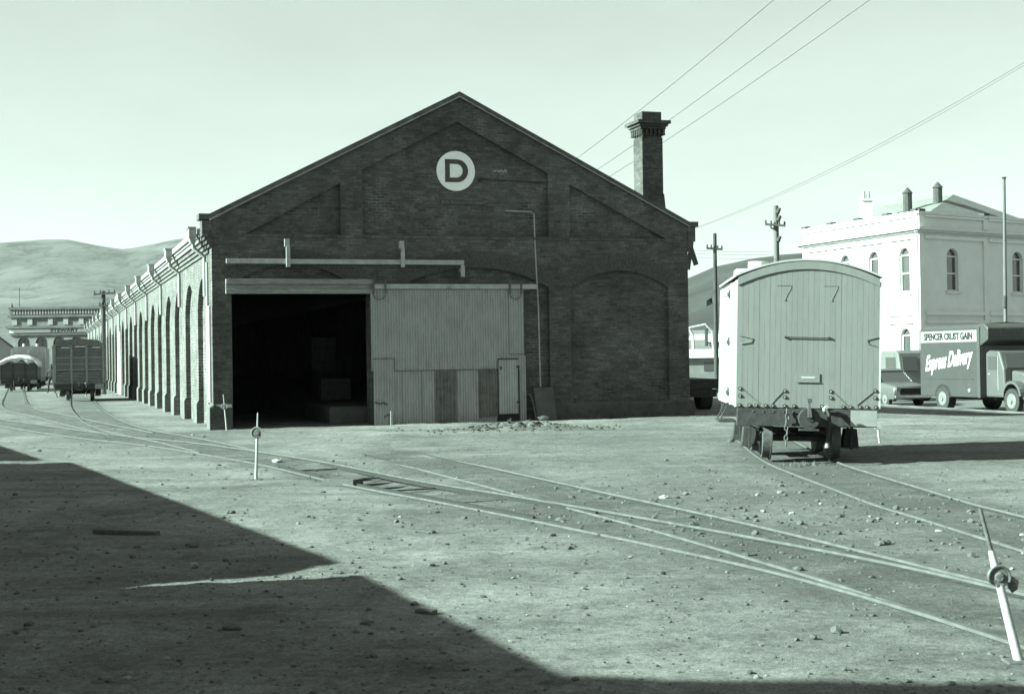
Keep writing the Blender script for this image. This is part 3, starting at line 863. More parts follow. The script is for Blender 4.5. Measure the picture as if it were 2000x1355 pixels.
# other walls, roof
q = MB(); q.box(WID - .45, WID, .502, LEN, -.3, 5.3); q.box(.46, WID - .46, LEN - .4, LEN, -.3, 5.1); q.plate([(0, 5.1), (WID, 5.1), (7, 8.8)], [], fU, LEN - .4, LEN)
q.build('rear_walls', 'brick_dark', shed)
q = MB()
def roofstrip(u0, z0, u1, z1):
    n = 3
    q.add([(u0, .5, z0), (u0, LEN + .3, z0), (u1, LEN + .3, z1), (u1, .5, z1), (u0, .5, z0 - .08), (u0, LEN + .3, z0 - .08), (u1, LEN + .3, z1 - .08), (u1, .5, z1 - .08)],
          [(0, 1, 2, 3), (7, 6, 5, 4), (0, 4, 5, 1), (1, 5, 6, 2), (2, 6, 7, 3), (3, 7, 4, 0)])
roofstrip(-.2, 5.37, 6.98, 8.98); roofstrip(14.2, 5.37, 7.02, 8.98)
q.build('roof', 'roof_iron', shed)
# chimney with dentilled cap
DX = .31
ch = MB(Matrix.Translation((DX, 0, .13)))
ch.box(12.60, 13.27, .75, 1.42, 4.8, 8.25)
ch.box(12.62, 13.25, .77, 1.40, 8.25, 9.03)
ch.hexa([(12.55, .72, 5.2), (13.42, .72, 5.2), (13.42, 1.5, 5.2), (12.55, 1.5, 5.2)], [(12.602, .752, 6.55), (13.30, .752, 6.55), (13.30, 1.44, 6.55), (12.602, 1.44, 6.55)])
co = ch.build('chimney', 'brick_dark', shed)
cc = MB(Matrix.Translation((DX, 0, .13)))
cc.box(12.52, 13.35, .67, 1.50, 8.50, 8.58); cc.box(12.47, 13.40, .62, 1.55, 8.58, 8.66); cc.box(12.40, 13.47, .55, 1.62, 8.66, 8.75)
for i in range(6):
    o = 12.56 + i * .137
    cc.box(o, o + .07, .68, .75, 8.32, 8.50); cc.box(o, o + .07, 1.42, 1.49, 8.32, 8.50)
    o2 = .71 + i * .137
    cc.box(12.53, 12.60, o2, o2 + .07, 8.32, 8.50); cc.box(13.27, 13.34, o2, o2 + .07, 8.32, 8.50)
cc.build('chimney_cap', 'brick_dark', co)
# door gear: upper beam and brackets
q = MB(); q.box(.36, 6.99, -.20, -.13, 4.43, 4.56)
for i in range(9): q.cyl((.7 + i * .76, -.225, 4.495), (.7 + i * .76, -.19, 4.495), .02, n=8)
bm_ = q.build('upper_beam', 'timber_pale', shed, bevel=.006)
for (u, z0, z1) in ((2.01, 4.34, 4.9), (5.2, 4.35, 4.88), (6.93, 4.09, 4.42)):
    q = MB(); q.box(u - .05, u + .06, -.26, -.205, z0, z1)
    q.box(u - .04, u + .05, -.13, 0, z0 + .15, z0 + .25)
    if u < 6: q.box(u - .09, u + .05, -.24, -.14, z1 - .01, z1 + .2)
    q.build('bracket', 'timber_pale', shed, bevel=.005)
q = MB(); q.box(.35, 4.36, -.16, -.005, 3.88, 4.02); q.box(.35, 4.36, -.10, -.005, 3.76, 3.875); q.box(.35, 4.36, -.14, -.005, 3.62, 3.755)
q.build('lintel', 'timber_grey', shed, bevel=.005)
q = MB(); q.box(4.37, 9.16, -.17, -.06, 3.75, 3.89); q.cyl((9.16, -.115, 3.82), (9.19, -.115, 3.82), .068)
q.build('door_track', 'timber_pale', shed, bevel=.01)
# pipe, old fixings and the round sign on the gable
q = MB(); q.tube([(8.30, .02, 6.0), (9.08, .02, 5.98), (9.17, .02, 5.92), (9.18, .0, 5.0), (9.24, -.04, 3.2), (9.26, -.06, .95)], .022, 8); q.build('pipe', 'hopper', shed, smooth=True)
q = MB(); q.box(6.42, 7.7, .085, .128, 6.18, 6.24); q.box(6.42, 6.62, .06, .084, 6.17, 6.26); q.box(6.68, 6.80, .06, .084, 6.17, 6.26); q.box(7.7, 8.35, .1, .128, 6.14, 6.18)
q.build('wall_rail', 'iron_grey', shed)
q = MB(); q.tube([(7.62, .10, 6.88), (7.75, .10, 6.89), (9.45, .10, 6.84)], .016, 6); q.cyl((7.6, .06, 6.88), (7.6, .128, 6.88), .06)
q.build('conduit', 'iron_black', shed)
q = MB()
for i in range(12): 
    u = 7.98 + i * .035; q.box(u, u + .03, .12, .129, 7.12 + random.uniform(-.02, .02), 7.17 + random.uniform(-.02, .03))
q.build('paint_mark', 'stone_pale', shed)
q = MB(); q.cyl((6.87, .128, 7.11), (6.87, .095, 7.11), .565, n=64)
sg = q.build('round_sign', 'sign_white', shed)
def dshape(u0, u1, z0, z1, rr, n=14):
    c = (z0 + z1) / 2; a = (z1 - z0) / 2
    uu = u1 - a
    return [(u0, z0), (uu, z0)] + [(uu + a * math.sin(math.pi * i / n), c - a * math.cos(math.pi * i / n)) for i in range(1, n)] + [(uu, z1), (u0, z1)]
q = MB(); q.plate(dshape(6.55, 7.23, 6.79, 7.44, 0), [dshape(6.69, 7.07, 6.92, 7.31, 0)], fU, .086, .094)
q.build('letter', 'sign_dark', sg)
# sliding corrugated door
def corr(mb, u0, u1, z0, z1, y, pitch=.076, amp=.012, slope=0.0):
    n = max(2, int((u1 - u0) / pitch * 6)); vs = []
    for i in range(n + 1):
        u = u0 + (u1 - u0) * i / n; yy = y - amp * math.cos(2 * math.pi * u / pitch)
        vs += [(u, yy, z0 + slope * (u - u0)), (u, yy, z1)]
    for i in range(n + 1):
        u = u0 + (u1 - u0) * i / n; yy = y - amp * math.cos(2 * math.pi * u / pitch)
        vs += [(u, yy + .006, z0 + slope * (u - u0)), (u, yy + .006, z1)]
    o = 2 * (n + 1)
    fs = [(2 * i, 2 * i + 2, 2 * i + 3, 2 * i + 1) for i in range(n)] + [(o + 2 * i + 1, o + 2 * i + 3, o + 2 * i + 2, o + 2 * i) for i in range(n)]
    fs += [(2 * i, o + 2 * i, o + 2 * i + 2, 2 * i + 2) for i in range(n)] + [(2 * i + 1, 2 * i + 3, o + 2 * i + 3, o + 2 * i + 1) for i in range(n)]
    fs += [(0, 1, o + 1, o), (2 * n, o + 2 * n, o + 2 * n + 1, 2 * n + 1)]
    mb.add(vs, fs)
door = empty('sliding_door', (4.3, -.12, 0)); door.parent = shed
q = MB(Matrix.Translation((-4.3, .12, 0)))
corr(q, 4.30, 8.76, 1.48, 3.73, -.135)
corr(q, 4.36, 7.93, -.02, 1.76, -.122, slope=.0)
corr(q, 4.34, 4.93, -.02, 1.82, -.150)
corr(q, 8.60, 8.80, .0, 1.83, -.122)
corr(q, 7.93, 8.60, 1.78, 1.90, -.122)
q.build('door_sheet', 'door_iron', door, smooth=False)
q = MB(Matrix.Translation((-4.3, .12, 0))); corr(q, 6.12, 6.72, -.02, .82, -.15, .1, .022); corr(q, 6.12, 6.72, .80, 1.45, -.158, .1, .022)
q.build('patch_sheet', 'iron_dark', door)['label'] = 'rusty dark patch made of two overlapping sheets'
q = MB(Matrix.Translation((-4.3, .12, 0))); corr(q, 7.38, 7.93, .10, 1.45, -.15, .09, .02, slope=.06)
q.build('patch_sheet', 'iron_dark', door)['label'] = 'dark brown sheet left of the small door'
q = MB(Matrix.Translation((-4.3, .12, 0))); q.box(7.97, 8.55, -.165, -.135, .20, 1.74)
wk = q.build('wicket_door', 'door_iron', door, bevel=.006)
q = MB(Matrix.Translation((-4.3, .12, 0)))
for z in (.5, 1.5): q.box(8.50, 8.60, -.172, -.166, z, z + .06)
q.box(8.02, 8.06, -.19, -.166, 1.45, 1.55); q.build('hinge', 'iron_black', wk)
q = MB(Matrix.Translation((-4.3, .12, 0))); q.box(7.90, 8.62, -.118, -.10, -.1, 1.82); q.build('door_backing', 'gap', door)
q = MB(Matrix.Translation((-4.3, .12, 0)))
q.box(4.95, 7.95, -.158, -.1555, 1.465, 1.482); q.box(4.32, 4.95, -.168, -.1655, 1.81, 1.828); q.box(4.93, 4.945, -.168, -.1655, 1.47, 1.82); q.box(8.3, 8.80, -.158, -.1555, 1.885, 1.898)
q.box(7.95, 8.57, -.168, -.1655, 1.745, 1.775); q.box(7.945, 7.966, -.168, -.1655, .18, 1.775); q.box(8.555, 8.568, -.168, -.1655, .18, 1.6)
q.box(8.3, 8.307, -.152, -.1505, 1.9, 3.7); q.box(5.15, 5.158, -.142, -.1405, 0, 1.46); q.box(5.72, 5.728, -.142, -.1405, 0, 1.46)
q.build('seam_shade', 'gap', door)  # dark strips painted for shade at sheet laps, plus the wicket outline
q = MB(Matrix.Translation((-4.3, .12, 0)))
for z in (.1, 1.2, 2.4, 3.55): q.box(4.36, 8.72, -.105, -.075, z, z + .12)
q.build('ledge', 'timber_grey', door)
for u in (4.54, 8.51):
    q = MB(Matrix.Translation((-4.3, .12, 0)))
    for o in (-.17, .17): q.box(u + o - .025, u + o + .025, -.215, -.185, 3.62, 4.02)
    q.box(u - .144, u + .144, -.205, -.188, 3.90, 3.925); q.box(u - .144, u + .144, -.205, -.188, 3.955, 3.975)
    q.tube([(u - .17, -.175, 3.64)] + [(u + .17 * math.cos(math.pi + math.pi * i / 10), -.175, 3.62 + .16 * math.sin(math.pi + math.pi * i / 10)) for i in range(11)], .012, 6)
    q.build('hanger', 'iron_grey', door)
q = MB(Matrix.Translation((-4.3, .12, 0)))
q.tube([(4.36, -.2, .62), (4.5, -.2, .57), (4.62, -.19, .60), (4.72, -.19, .54)], .018, 6); q.tube([(4.62, -.2, .2), (4.75, -.21, .28), (4.86, -.2, .22)], .018, 6)
q.build('latch', 'iron_black', door)
q = MB(); q.box(4.78, 4.84, -.30, -.25, -.05, .38)
o = q.build('wooden_stake', 'timber_pale'); o.matrix_world = Matrix.Translation(G0) @ Matrix.Rotation(TH, 4, 'Z'); tag(o, 'short upright wooden stake in front of the sliding door', 'stake')
# interior
q = MB(); q.box(.46, WID - .46, .6, LEN - .5, .0, .012); q.build('shed_floor', 'int_floor', shed)
q = MB(); q.box(3.35, WID - .47, 1.1, LEN - .6, .014, .47); q.build('platform', 'platform', shed)
q = MB(); q.box(.452, .47, .55, LEN - .5, .02, 4.6); q.build('inner_lining', 'int_wall', shed)
for k in range(14):
    pass
def in_shed(o): o.matrix_world = Matrix.Translation(G0) @ Matrix.Rotation(TH, 4, 'Z') @ Matrix.Translation(o.location); return o
q = MB(); 
q.box(0, 1.0, 0, .7, 0, .05); q.box(0, 1.0, 0, .7, .66, .7)
for i in range(7): q.box(.0, 1.0, -.02, .0, .08 + i * .085, .14 + i * .085)
for a in (0, .95): q.box(a, a + .05, .0, .05, .05, .66)
q.box(.03, .97, .05, .66, .05, .66)
o = q.build('slatted_crate', 'crate'); o.location = (4.6, 9, .47); in_shed(o); tag(o, 'slatted wooden crate standing on the platform inside the dark doorway', 'crate')
q = MB(); q.box(0, .9, 0, .03, 0, 1.15)
for i in range(11): q.box(.03, .87, -.012, -.001, .04 + i * .1, .1 + i * .1)
o = q.build('slatted_board', 'crate'); o.location = (5.2, 14, 1.5); in_shed(o); tag(o, 'pale slatted board propped high in the dark shed interior', 'board')
q = MB(); q.box(0, .9, 0, .9, 0, 1.03); q.box(.2, .7, .1, .6, 1.03, 1.05); 
o = q.build('packing_case', 'platform', bevel=.01); o.location = (5.2, 14.04, .47); in_shed(o); tag(o, 'dark packing case under the slatted board inside the shed', 'packing case')
# lean-to sheet and rock by the gable foot
q = MB(); q.add([(9.03, -.45, -.02), (9.62, -.45, -.02), (9.62, -.12, .93), (9.03, -.12, .93), (9.03, -.43, -.02), (9.62, -.43, -.02), (9.62, -.10, .93), (9.03, -.10, .93)], [(0, 1, 2, 3), (7, 6, 5, 4), (0, 4, 5, 1), (1, 5, 6, 2), (2, 6, 7, 3), (3, 7, 4, 0)])
o = q.build('iron_sheet', 'platform'); in_shed(o); tag(o, 'dark square iron sheet leaning against the gable under the thin pipe', 'metal sheet')
q = MB(); q.tube([(8.88, -.2, .75), (8.92, -.35, .55), (8.98, -.5, .0)], .02, 6); q.tube([(8.80, -.2, .75), (8.97, -.2, .76)], .018, 6)
o = q.build('bent_bar', 'iron_grey'); in_shed(o); tag(o, 'thin bent iron bar leaning between sliding door and iron sheet', 'iron bar')
q = MB(); q.rock((9.15, -.62, .06), .16, .5); o = q.build('boulder', 'platform'); in_shed(o); tag(o, 'rounded grey rock at the foot of the leaning iron sheet', 'rock')
# broken boards hanging off the right hand eaves
q = MB()
for (a, b, ww) in (((14.22, .2, 5.1), (14.05, .1, 4.35), .13), ((14.2, .3, 5.15), (14.42, .3, 4.5), .16)):
    q.beam(Vector(a), Vector(b), .025, ww, up=(1, 0, .3))
q.build('broken_board', 'plank_old', shed)

# ------------------------------------------------------------------ wheels and wagons
def wheelset(parent, y, gauge=G, r=.39, mt='iron_black'):
    q = MB(); q.cyl((-gauge / 2 - .05, y, r), (gauge / 2 + .05, y, r), .06, n=12); ax = q.build('axle', mt, parent)
    for s_ in (-1, 1):
        q = MB(); xc = s_ * gauge / 2
        q.cyl((xc - .065 * s_, y, r + .04), (xc + .065 * s_, y, r + .04), r, r - .012, n=28)
        q.cyl((xc - .085 * s_, y, r + .04), (xc - .062 * s_, y, r + .04), r + .028, n=28)
        q.cyl((xc - .07 * s_, y, r + .04), (xc + .10 * s_, y, r + .04), .11, n=14)
        q.build('wheel', 'iron_grey', parent, smooth=True)


def underframe(root, Lw, wb0, wb1, half, hz0, hz1, patch=True, axlebox=True):
    q = MB()
    q.box(-half, half, .0, .12, hz0, hz1)
    hs = q.build('headstock', 'wagon_frame', root, bevel=.006)
    q = MB(); q.box(-half, half, Lw - .12, Lw, hz0, hz1); q.build('headstock', 'wagon_frame', root)
    q = MB()
    for s_ in (-1, 1): q.box(s_ * .72 - .06, s_ * .72 + .06, .12, Lw - .12, hz0 + .02, hz1 - .01)
    q.box(-.3, -.2, .12, Lw - .12, hz0 + .05, hz1 - .01); q.box(.2, .3, .12, Lw - .12, hz0 + .05, hz1 - .01)
    for y in (Lw * .35, Lw * .65): q.box(-.66, .66, y - .05, y + .05, hz0 + .03, hz1 - .02)
    q.build('solebar', 'wagon_frame', root)
    if patch:
        q = MB(); q.box(half - .42, half - .005, -.006, -.001, hz0 + .02, hz1 - .01); q.build('headstock_patch', 'patch_grey', hs)
        for i in range(9): q = MB(); q.cyl((-half + .25 + i * .16, -.012, hz1 - .05), (-half + .25 + i * .16, .0, hz1 - .05), .012, n=6); q.build('rivet', 'iron_grey', hs)
    for y in (wb0, wb1):
        wheelset(root, y)
        if axlebox:
            for s_ in (-1, 1):
                q = MB(); x = s_ * .83
                q.hexa([(x - .13, y - .14, .28), (x + .13, y - .14, .28), (x + .13, y + .14, .28), (x - .13, y + .14, .28)], [(x - .10, y - .12, .56), (x + .10, y - .12, .56), (x + .10, y + .12, .56), (x - .10, y + .12, .56)])
                q.box(x - .14, x + .14, y - .15, y + .15, .24, .278)
                ab = q.build('axlebox', 'wagon_frame', root, bevel=.01)
                q = MB()
                for k in range(5): q.box(x - .045, x + .045, y - .42 + k * .07, y + .42 - k * .07, .60 + k * .022, .62 + k * .022 - .002)
                q.box(x - .02, x + .02, y - .22, y - .17, .22, hz0 + .04); q.box(x - .02, x + .02, y + .17, y + .22, .22, hz0 + .04)
                q.build('leaf_spring', 'iron_black', root)
    # brake rigging between the wheels
    q = MB(); q.cyl((-.7, Lw / 2, .5), (.7, Lw / 2, .5), .03); q.box(-.02, .02, wb0, wb1, .38, .42)
    for y in (wb0 + .44, wb1 - .44):
        for s_ in (-1, 1): q.box(s_ * .53 - .05, s_ * .53 + .05, y - .04, y + .04, .25, .6)
        q.box(-.6, .6, y - .025, y + .025, .34, .39)
    q.build('brake_rigging', 'iron_black', root)


def coupler(root, hz):
    q = MB()
    q.cyl((.0, -.30, hz - .04), (.0, -.20, hz - .04), .17, n=24)
    q.box(-.09, .09, -.21, 0, hz - .12, hz + .04)
    q.box(-.16, .16, -.3, -.21, hz - .235, hz - .20)
    q.build('coupler', 'wagon_frame', root, bevel=.006)
    q = MB(); q.cyl((.02, -.31, hz - .03), (.02, -.302, hz - .03), .065, n=16); q.build('coupler_slot', 'gap', root)
    q = MB(); q.hexa([(-.03, -.36, hz - .02), (.04, -.36, hz - .02), (.04, -.31, hz - .02), (-.03, -.31, hz - .02)], [(-.035, -.34, hz + .22), (.005, -.34, hz + .22), (.005, -.3, hz + .22), (-.035, -.3, hz + .22)])
    q.box(-.045, .03, -.35, -.29, hz + .22, hz + .28)
    q.build('coupler_hook', 'iron_grey', root, bevel=.004)
    q = MB()                                   # hanging chain
    for k in range(7):
        z = hz + .06 - k * .085; x = -.33 + .01 * math.sin(k * 2)
        n = 10; a_ = k % 2
        ring = []
        for i in range(n + 1):
            t_ = 2 * math.pi * i / n
            dx, dz = .026 * math.cos(t_), .052 * math.sin(t_)
            ring.append((x + (dx if a_ else 0), -.07 + (0 if a_ else dx), z + dz))
        q.tube(ring, .011, 6)
    q.build('chain', 'iron_grey', root)
    q = MB(); q.tube([(.28, -.03, hz + .10), (.29, -.10, hz + .13), (.33, -.15, hz + .02), (.33, -.15, hz - .2), (.31, -.15, hz - .36), (.30, -.14, hz - .42)], .03, 8)
    q.build('brake_hose', 'iron_black', root, smooth=True)
    q = MB(); q.cyl((.28, -.02, hz + .10), (.30, -.12, hz + .15), .045, .03); q.box(.36, .46, -.05, -.03, hz + .06, hz + .09); q.build('hose_cock', 'hopper', root); q = MB(); q.cyl((.30, -.13, hz - .40), (.31, -.13, hz - .5), .028, .034); q.build('hose_end', 'hopper', root)


WH, WL = 1.125, 3.6
ZB, ZE, ZR = .92, 3.00, 3.27
def roofz(x, half=WH, ze=ZE, zr=ZR): return zr - (zr - ze) * (x / half) ** 2
wag = empty('covered_wagon', (4.69, 23.0, 0), -R(4.2)); wag.rotation_euler = (0, .030, -R(4.2))
tag(wag, 'white boarded covered railway van with arched roof standing end-on at right', 'railway wagon')
q = MB()
nbd = 26; bw_ = 2 * WH / nbd
for i in range(nbd):
    x0 = -WH + i * bw_ + .0012; x1 = x0 + bw_ - .0024
    yy = random.uniform(0, .002)
    q.hexa([(x0, yy, ZB), (x1, yy, ZB), (x1, .024, ZB), (x0, .024, ZB)], [(x0, yy, roofz(x0) - .01), (x1, yy, roofz(x1) - .01), (x1, .024, roofz(x1) - .01), (x0, .024, roofz(x0) - .01)])
    q2 = globals().get('qfar') or MB(); qfar = q2; q2.hexa([(x0, WL - .024, ZB), (x1, WL - .024, ZB), (x1, WL, ZB), (x0, WL, ZB)], [(x0, WL - .024, roofz(x0) - .01), (x1, WL - .024, roofz(x1) - .01), (x1, WL, roofz(x1) - .01), (x0, WL, roofz(x0) - .01)])
q.build('end_boards', 'plank_end', wag); qfar.build('end_boards', 'plank_end', wag)
q = MB()
prof = [(-WH + .03, ZB + .02)] + [(WH - .03, ZB + .02)] + [((WH - .03) * math.cos(math.pi * i / 16), 0) for i in range(17)]
prof = [(-WH + .03, ZB + .02), (WH - .03, ZB + .02)] + [(WH - .03 - (2 * WH - .06) * i / 16, roofz(WH - .03 - (2 * WH - .06) * i / 16) - .02) for i in range(17)]
q.plate(prof, [], fU, .026, WL - .026)
q.build('body_core', 'gap', wag)
for s_ in (-1, 1):
    q = MB()
    n = 45; w2 = (WL - .004) / n
    for i in range(n):
        y0 = .002 + i * w2 + .002; y1 = y0 + w2 - .004
        q.box(s_ * WH - (.026 if s_ > 0 else 0), s_ * WH + (.026 if s_ < 0 else 0), y0, y1, ZB, ZE - .03)
    q.build('side_boards', 'plank_side', wag)
for s_ in (-1, 1):
    q = MB(); x0, x1 = (WH + .002, WH + .075) if s_ > 0 else (-WH - .075, -WH - .002)
    q.box(x0, x1, 1.25, 2.9, ZB + .02, ZE - .1)
    dr = q.build('side_door', 'white_paint', wag, bevel=.006)
    q = MB()
    for z in (1.1, 1.95, 2.75):
        q.box(s_ * (WH + .078), s_ * (WH + .095), 1.15, 2.0, z, z + .06)
        q.cyl((s_ * (WH + .06), 1.2, z - .04), (s_ * (WH + .06), 1.2, z + .1), .03, n=8)
    q.box(s_ * (WH + .08), s_ * (WH + .1), 2.05, 2.09, 1.3, 2.6)
    q.build('door_hinge', 'iron_grey' if s_ > 0 else 'hopper', dr)
    q = MB()
    for y in (.0, 1.05, 3.05, WL - .07): q = MB(); q.box(s_ * (WH + .002), s_ * (WH + .03), y, y + .07, ZB, ZE - .04); q.build('side_post', 'white_paint', wag)
q = MB()                                      # roof sheet with a small overhang
n = 24; HW = WH + .045
vs = []
for y in (-.028, WL + .028):
    for i in range(n + 1):
        x = -HW + 2 * HW * i / n
        z = roofz(x * WH / HW)
        vs += [(x, y, z + .012), (x, y, z + .045)]
o2 = 2 * (n + 1)
fs = []
for i in range(n):
    a = 2 * i
    fs += [(a + 1, a + 3, o2 + a + 3, o2 + a + 1), (a, o2 + a, o2 + a + 2, a + 2), (a, a + 2, a + 3, a + 1), (o2 + a, o2 + a + 1, o2 + a + 3, o2 + a + 2)]
fs += [(0, 1, o2 + 1, o2), (2 * n, o2 + 2 * n, o2 + 2 * n + 1, 2 * n + 1)]
q.add(vs, fs); rf = q.build('roof', 'wagon_roof', wag)
q = MB()                                      # cant rail: pale strip following the roof on the end
vs = []
for i in range(n + 1):
    x = -WH + 2 * WH * i / n; z = roofz(x)
    vs += [(x, -.02, z - .125), (x, -.02, z - .0), (x, -.002, z - .125), (x, -.002, z - .0)]
fs = []
for i in range(n):
    a = 4 * i
    fs += [(a, a + 4, a + 5, a + 1), (a, a + 2, a + 6, a + 4), (a + 1, a + 5, a + 7, a + 3), (a + 2, a + 3, a + 7, a + 6)]
fs += [(0, 1, 3, 2), (4 * n, 4 * n + 2, 4 * n + 3, 4 * n + 1)]
q.add(vs, fs); q.build('cant_rail', 'plank_end', wag)
q = MB(); q.box(-1.02, -.62, 1.6, 2.2, 3.08, 3.24); q.cyl((-.62, 1.9, 3.15), (-.62, 1.9, 3.38), .18, n=20); q.build('roof_hatch', 'white_paint', rf, bevel=.01)
q = MB(); q.tube([(-.36, -.02, 2.05), (.33, -.02, 2.045)], .008, 8)
for x in (-.36, .33): q.cyl((x, 0, 2.05), (x, -.028, 2.05), .018)
q.build('handrail', 'iron_black', wag)
q = MB(); q.box(-.19, .19, -.014, -.003, 1.34, 1.475); q.box(-.19, .19, -.022, -.015, 1.33, 1.342)
q.build('number_board', 'plank_end', wag)
q = MB(); q.box(-.10, .12, -.018, -.0145, 1.40, 1.42); q.build('stencil', 'white_paint', wag)
for s_, x in ((-1, -.38), (1, .36)):
    q = MB(); q.tube([(x - .13, -.004, 2.88), (x + .10, -.005, 2.88), (x + .09, -.005, 2.83), (x, -.005, 2.66)], .0028, 6); q.cyl((x, -.008, 2.65), (x, 0, 2.65), .018, n=8)
    q.build('lamp_iron', 'plank_end', wag)
for s_ in (-1, 1):
    q = MB(); q.tube([(s_ * (WH - .03), -.01, 2.07), (s_ * (WH - .22), -.016, 2.03), (s_ * (WH - .20), -.016, 1.97), (s_ * (WH - .06), -.01, 1.93)], .007, 6); q.build('end_grip', 'plank_end', wag)
q = MB()
for x in (-1.06, -.84, -.75, -.55, -.43, -.22, -.05, .38, .70, .82, .98, 1.07): pass
bolts = [(-1.08, .95), (-.92, .95), (-.81, .95), (-.66, .95), (-.55, .95), (-.36, .95), (-.21, .95), (.23, .95), (.57, .95), (.68, .95), (.83, .95), (.94, .95), (1.08, .95),
         (-1.07, 1.10), (-1.07, 1.215), (-.36, 1.09), (-.36, 1.19), (.37, 1.09), (.37, 1.19), (1.07, 1.10), (1.07, 1.215)]
for x, z in bolts:
    q = MB(); q.cyl((x, -.012, z), (x, -.001, z), .030, n=16); b_ = q.build('bolt', 'iron_black', wag)
    q = MB(); q.cyl((x, -.022, z), (x, -.013, z), .015, n=10); q.build('bolt_head', 'patch_grey', b_)
q = MB()
for (x0, z0, x1, z1) in ((-1.03, 1.2, -.76, .98), (-.40, 1.18, -.57, .98), (.42, 1.17, .62, .98), (1.03, 1.2, .78, .98)):
    q.beam((x0, -.008, z0), (x1, -.006, z1), .008, .008, up=(0, 1, 0))
q.build('diagonal_strap', 'plank_end', wag)
underframe(wag, WL, .95, WL - .85, WH - .015, .62, .905)
coupler(wag, .80)
q = MB(); q.box(-1.3, -1.0, 1.5, 2.3, .60, .64); q.tube([(-1.28, 1.55, .62), (-1.15, 1.55, .9)], .012); q.tube([(-1.28, 2.25, .62), (-1.15, 2.25, .9)], .012)
q.build('footboard', 'wagon_frame', wag)

# stock wagon, dark with louvres
def end_box_wagon(root, half, Lw, zb, ze, zr, mt, chamf=.25):
    q = MB(); q.plate([(-half, zb), (half, zb), (half, ze), (half - chamf, ze + (zr - ze) * .75), (0, zr), (-half + chamf, ze + (zr - ze) * .75), (-half, ze)], [], fU, .0, Lw)
    return q.build('body', mt, root)
P = (gnd(116, 783) + gnd(196, 783)) / 2
st = empty('stock_wagon', (P.x + .27, P.y - .9, 0), R(15.5)); tag(st, 'dark slatted livestock wagon standing beside the sunlit side of the brick shed', 'railway wagon')
SH = 1.17
end_box_wagon(st, SH, 5.6, .85, 2.72, 3.02, 'stock_grey', .3)
for r_ in range(2):
    for c_ in range(3):
        x0 = -SH + .16 + c_ * .70; z0 = (.98, 2.12)[r_]; z1 = (1.45, 2.70)[r_]
        if r_ == 1 and c_ != 1: z1 = 2.64
        q = MB(); q.box(x0, x0 + .58, -.008, -.002, z0, z1); lv = q.build('louvre', 'gap', st)
        q = MB(); k = 6
        for i in range(k):
            z = z0 + .02 + (z1 - z0 - .03) * i / k
            q.hexa([(x0, -.05, z), (x0 + .58, -.05, z), (x0 + .58, -.01, z + .02), (x0, -.01, z + .02)], [(x0, -.05, z + .03), (x0 + .58, -.05, z + .03), (x0 + .58, -.01, z + .05), (x0, -.01, z + .05)])
        q.build('slats', 'stock_pale', lv)
q = MB()
for x in (-SH + .06, -.36, .34, SH - .06): q.box(x - .05, x + .05, -.055, -.002, .87, 2.7)
for z in (1.5, 1.78, 2.08): q.box(-SH + .1, SH - .1, -.04, -.001, z, z + .05)
q.build('end_frame', 'stock_pale', st)
q = MB()
for y in (0, 1.4, 2.8, 4.2, 5.5):
    for s_ in (-1, 1): q = MB(); q.box(s_ * SH - .06, s_ * SH + .06, y, y + .09, .86, 2.7); q.build('side_post', 'stock_pale', st)
underframe(st, 5.6, 1.1, 4.5, SH - .03, .58, .84)
coupler(st, .75)
q = MB(); q.beam((-SH - .05, .3, .85), (-SH + .15, .3, .2), .05, .05); q.build('brake_lever', 'hopper', st)

# sheeted open wagon at far left and pale van behind it
P = (gnd(14, 765) + gnd(70, 765)) / 2
tw = empty('open_wagon', (P.x - .15, P.y, 0), R(16)); tag(tw, 'dark open goods wagon loaded under a pale tied-down canvas sheet', 'railway wagon')
q = MB(); q.box(-1.18, 1.18, 0, 5.2, .8, 1.92); q.build('body', 'open_dark', tw)
q = MB()
for x in (-1.12, -.4, .4, 1.12): q.box(x - .05, x + .05, -.05, -.002, .8, 1.9)
q.build('end_post', 'wagon_frame', tw)
underframe(tw, 5.2, 1.0, 4.2, 1.15, .52, .79); coupler(tw, .7)
# the sheet drapes over the load and hangs down the sides
nxs, nys = 30, 26; vs = []
for j in range(nys + 1):
    for i in range(nxs + 1):
        u = -1 + 2 * i / nxs; v = -1 + 2 * j / nys
        au = abs(u); av = abs(v)
        x = 1.27 * min(1, au * 1.18) * (1 if u > 0 else -1); y = 2.6 + 2.72 * min(1, av * 1.1) * (1 if v > 0 else -1)
        z = 2.0 + .47 * (1 - min(1, au * 1.18) ** 2.4) * (1 - .35 * min(1, av * 1.1) ** 3)
        hang = max(0, au - .85) / .15; hv = max(0, av - .91) / .09
        z -= .38 * hang * (1 + .7 * noise.noise((u * 3, v * 4, 2))) + .30 * hv * (.9 + 1.0 * noise.noise((u * 4 + 1, v, 5)))
        z += .05 * noise.noise((u * 3, v * 5, 8)) + .02 * noise.noise((u * 9, v * 9, 8))
        vs.append((x, y, z))
fs = [(j * (nxs + 1) + i, j * (nxs + 1) + i + 1, (j + 1) * (nxs + 1) + i + 1, (j + 1) * (nxs + 1) + i) for j in range(nys) for i in range(nxs)]
o = MB().add(vs, fs).build('canvas_sheet', 'tarp', smooth=True, fix=False)
sm = o.modifiers.new('thick', 'SOLIDIFY'); sm.thickness = .02
o.matrix_world = Matrix.Translation(tw.location) @ Matrix.Rotation(R(16), 4, 'Z'); tag(o, 'pale canvas sheet humped over the open wagon load at far left', 'tarpaulin')
pv = empty('pale_van', tuple(Vector(tw.location) + Matrix.Rotation(R(16), 3, 'Z') @ Vector((.35, 6.3, 0))), R(16)); tag(pv, 'pale grey covered railway van standing behind the canvas sheeted wagon', 'railway wagon')
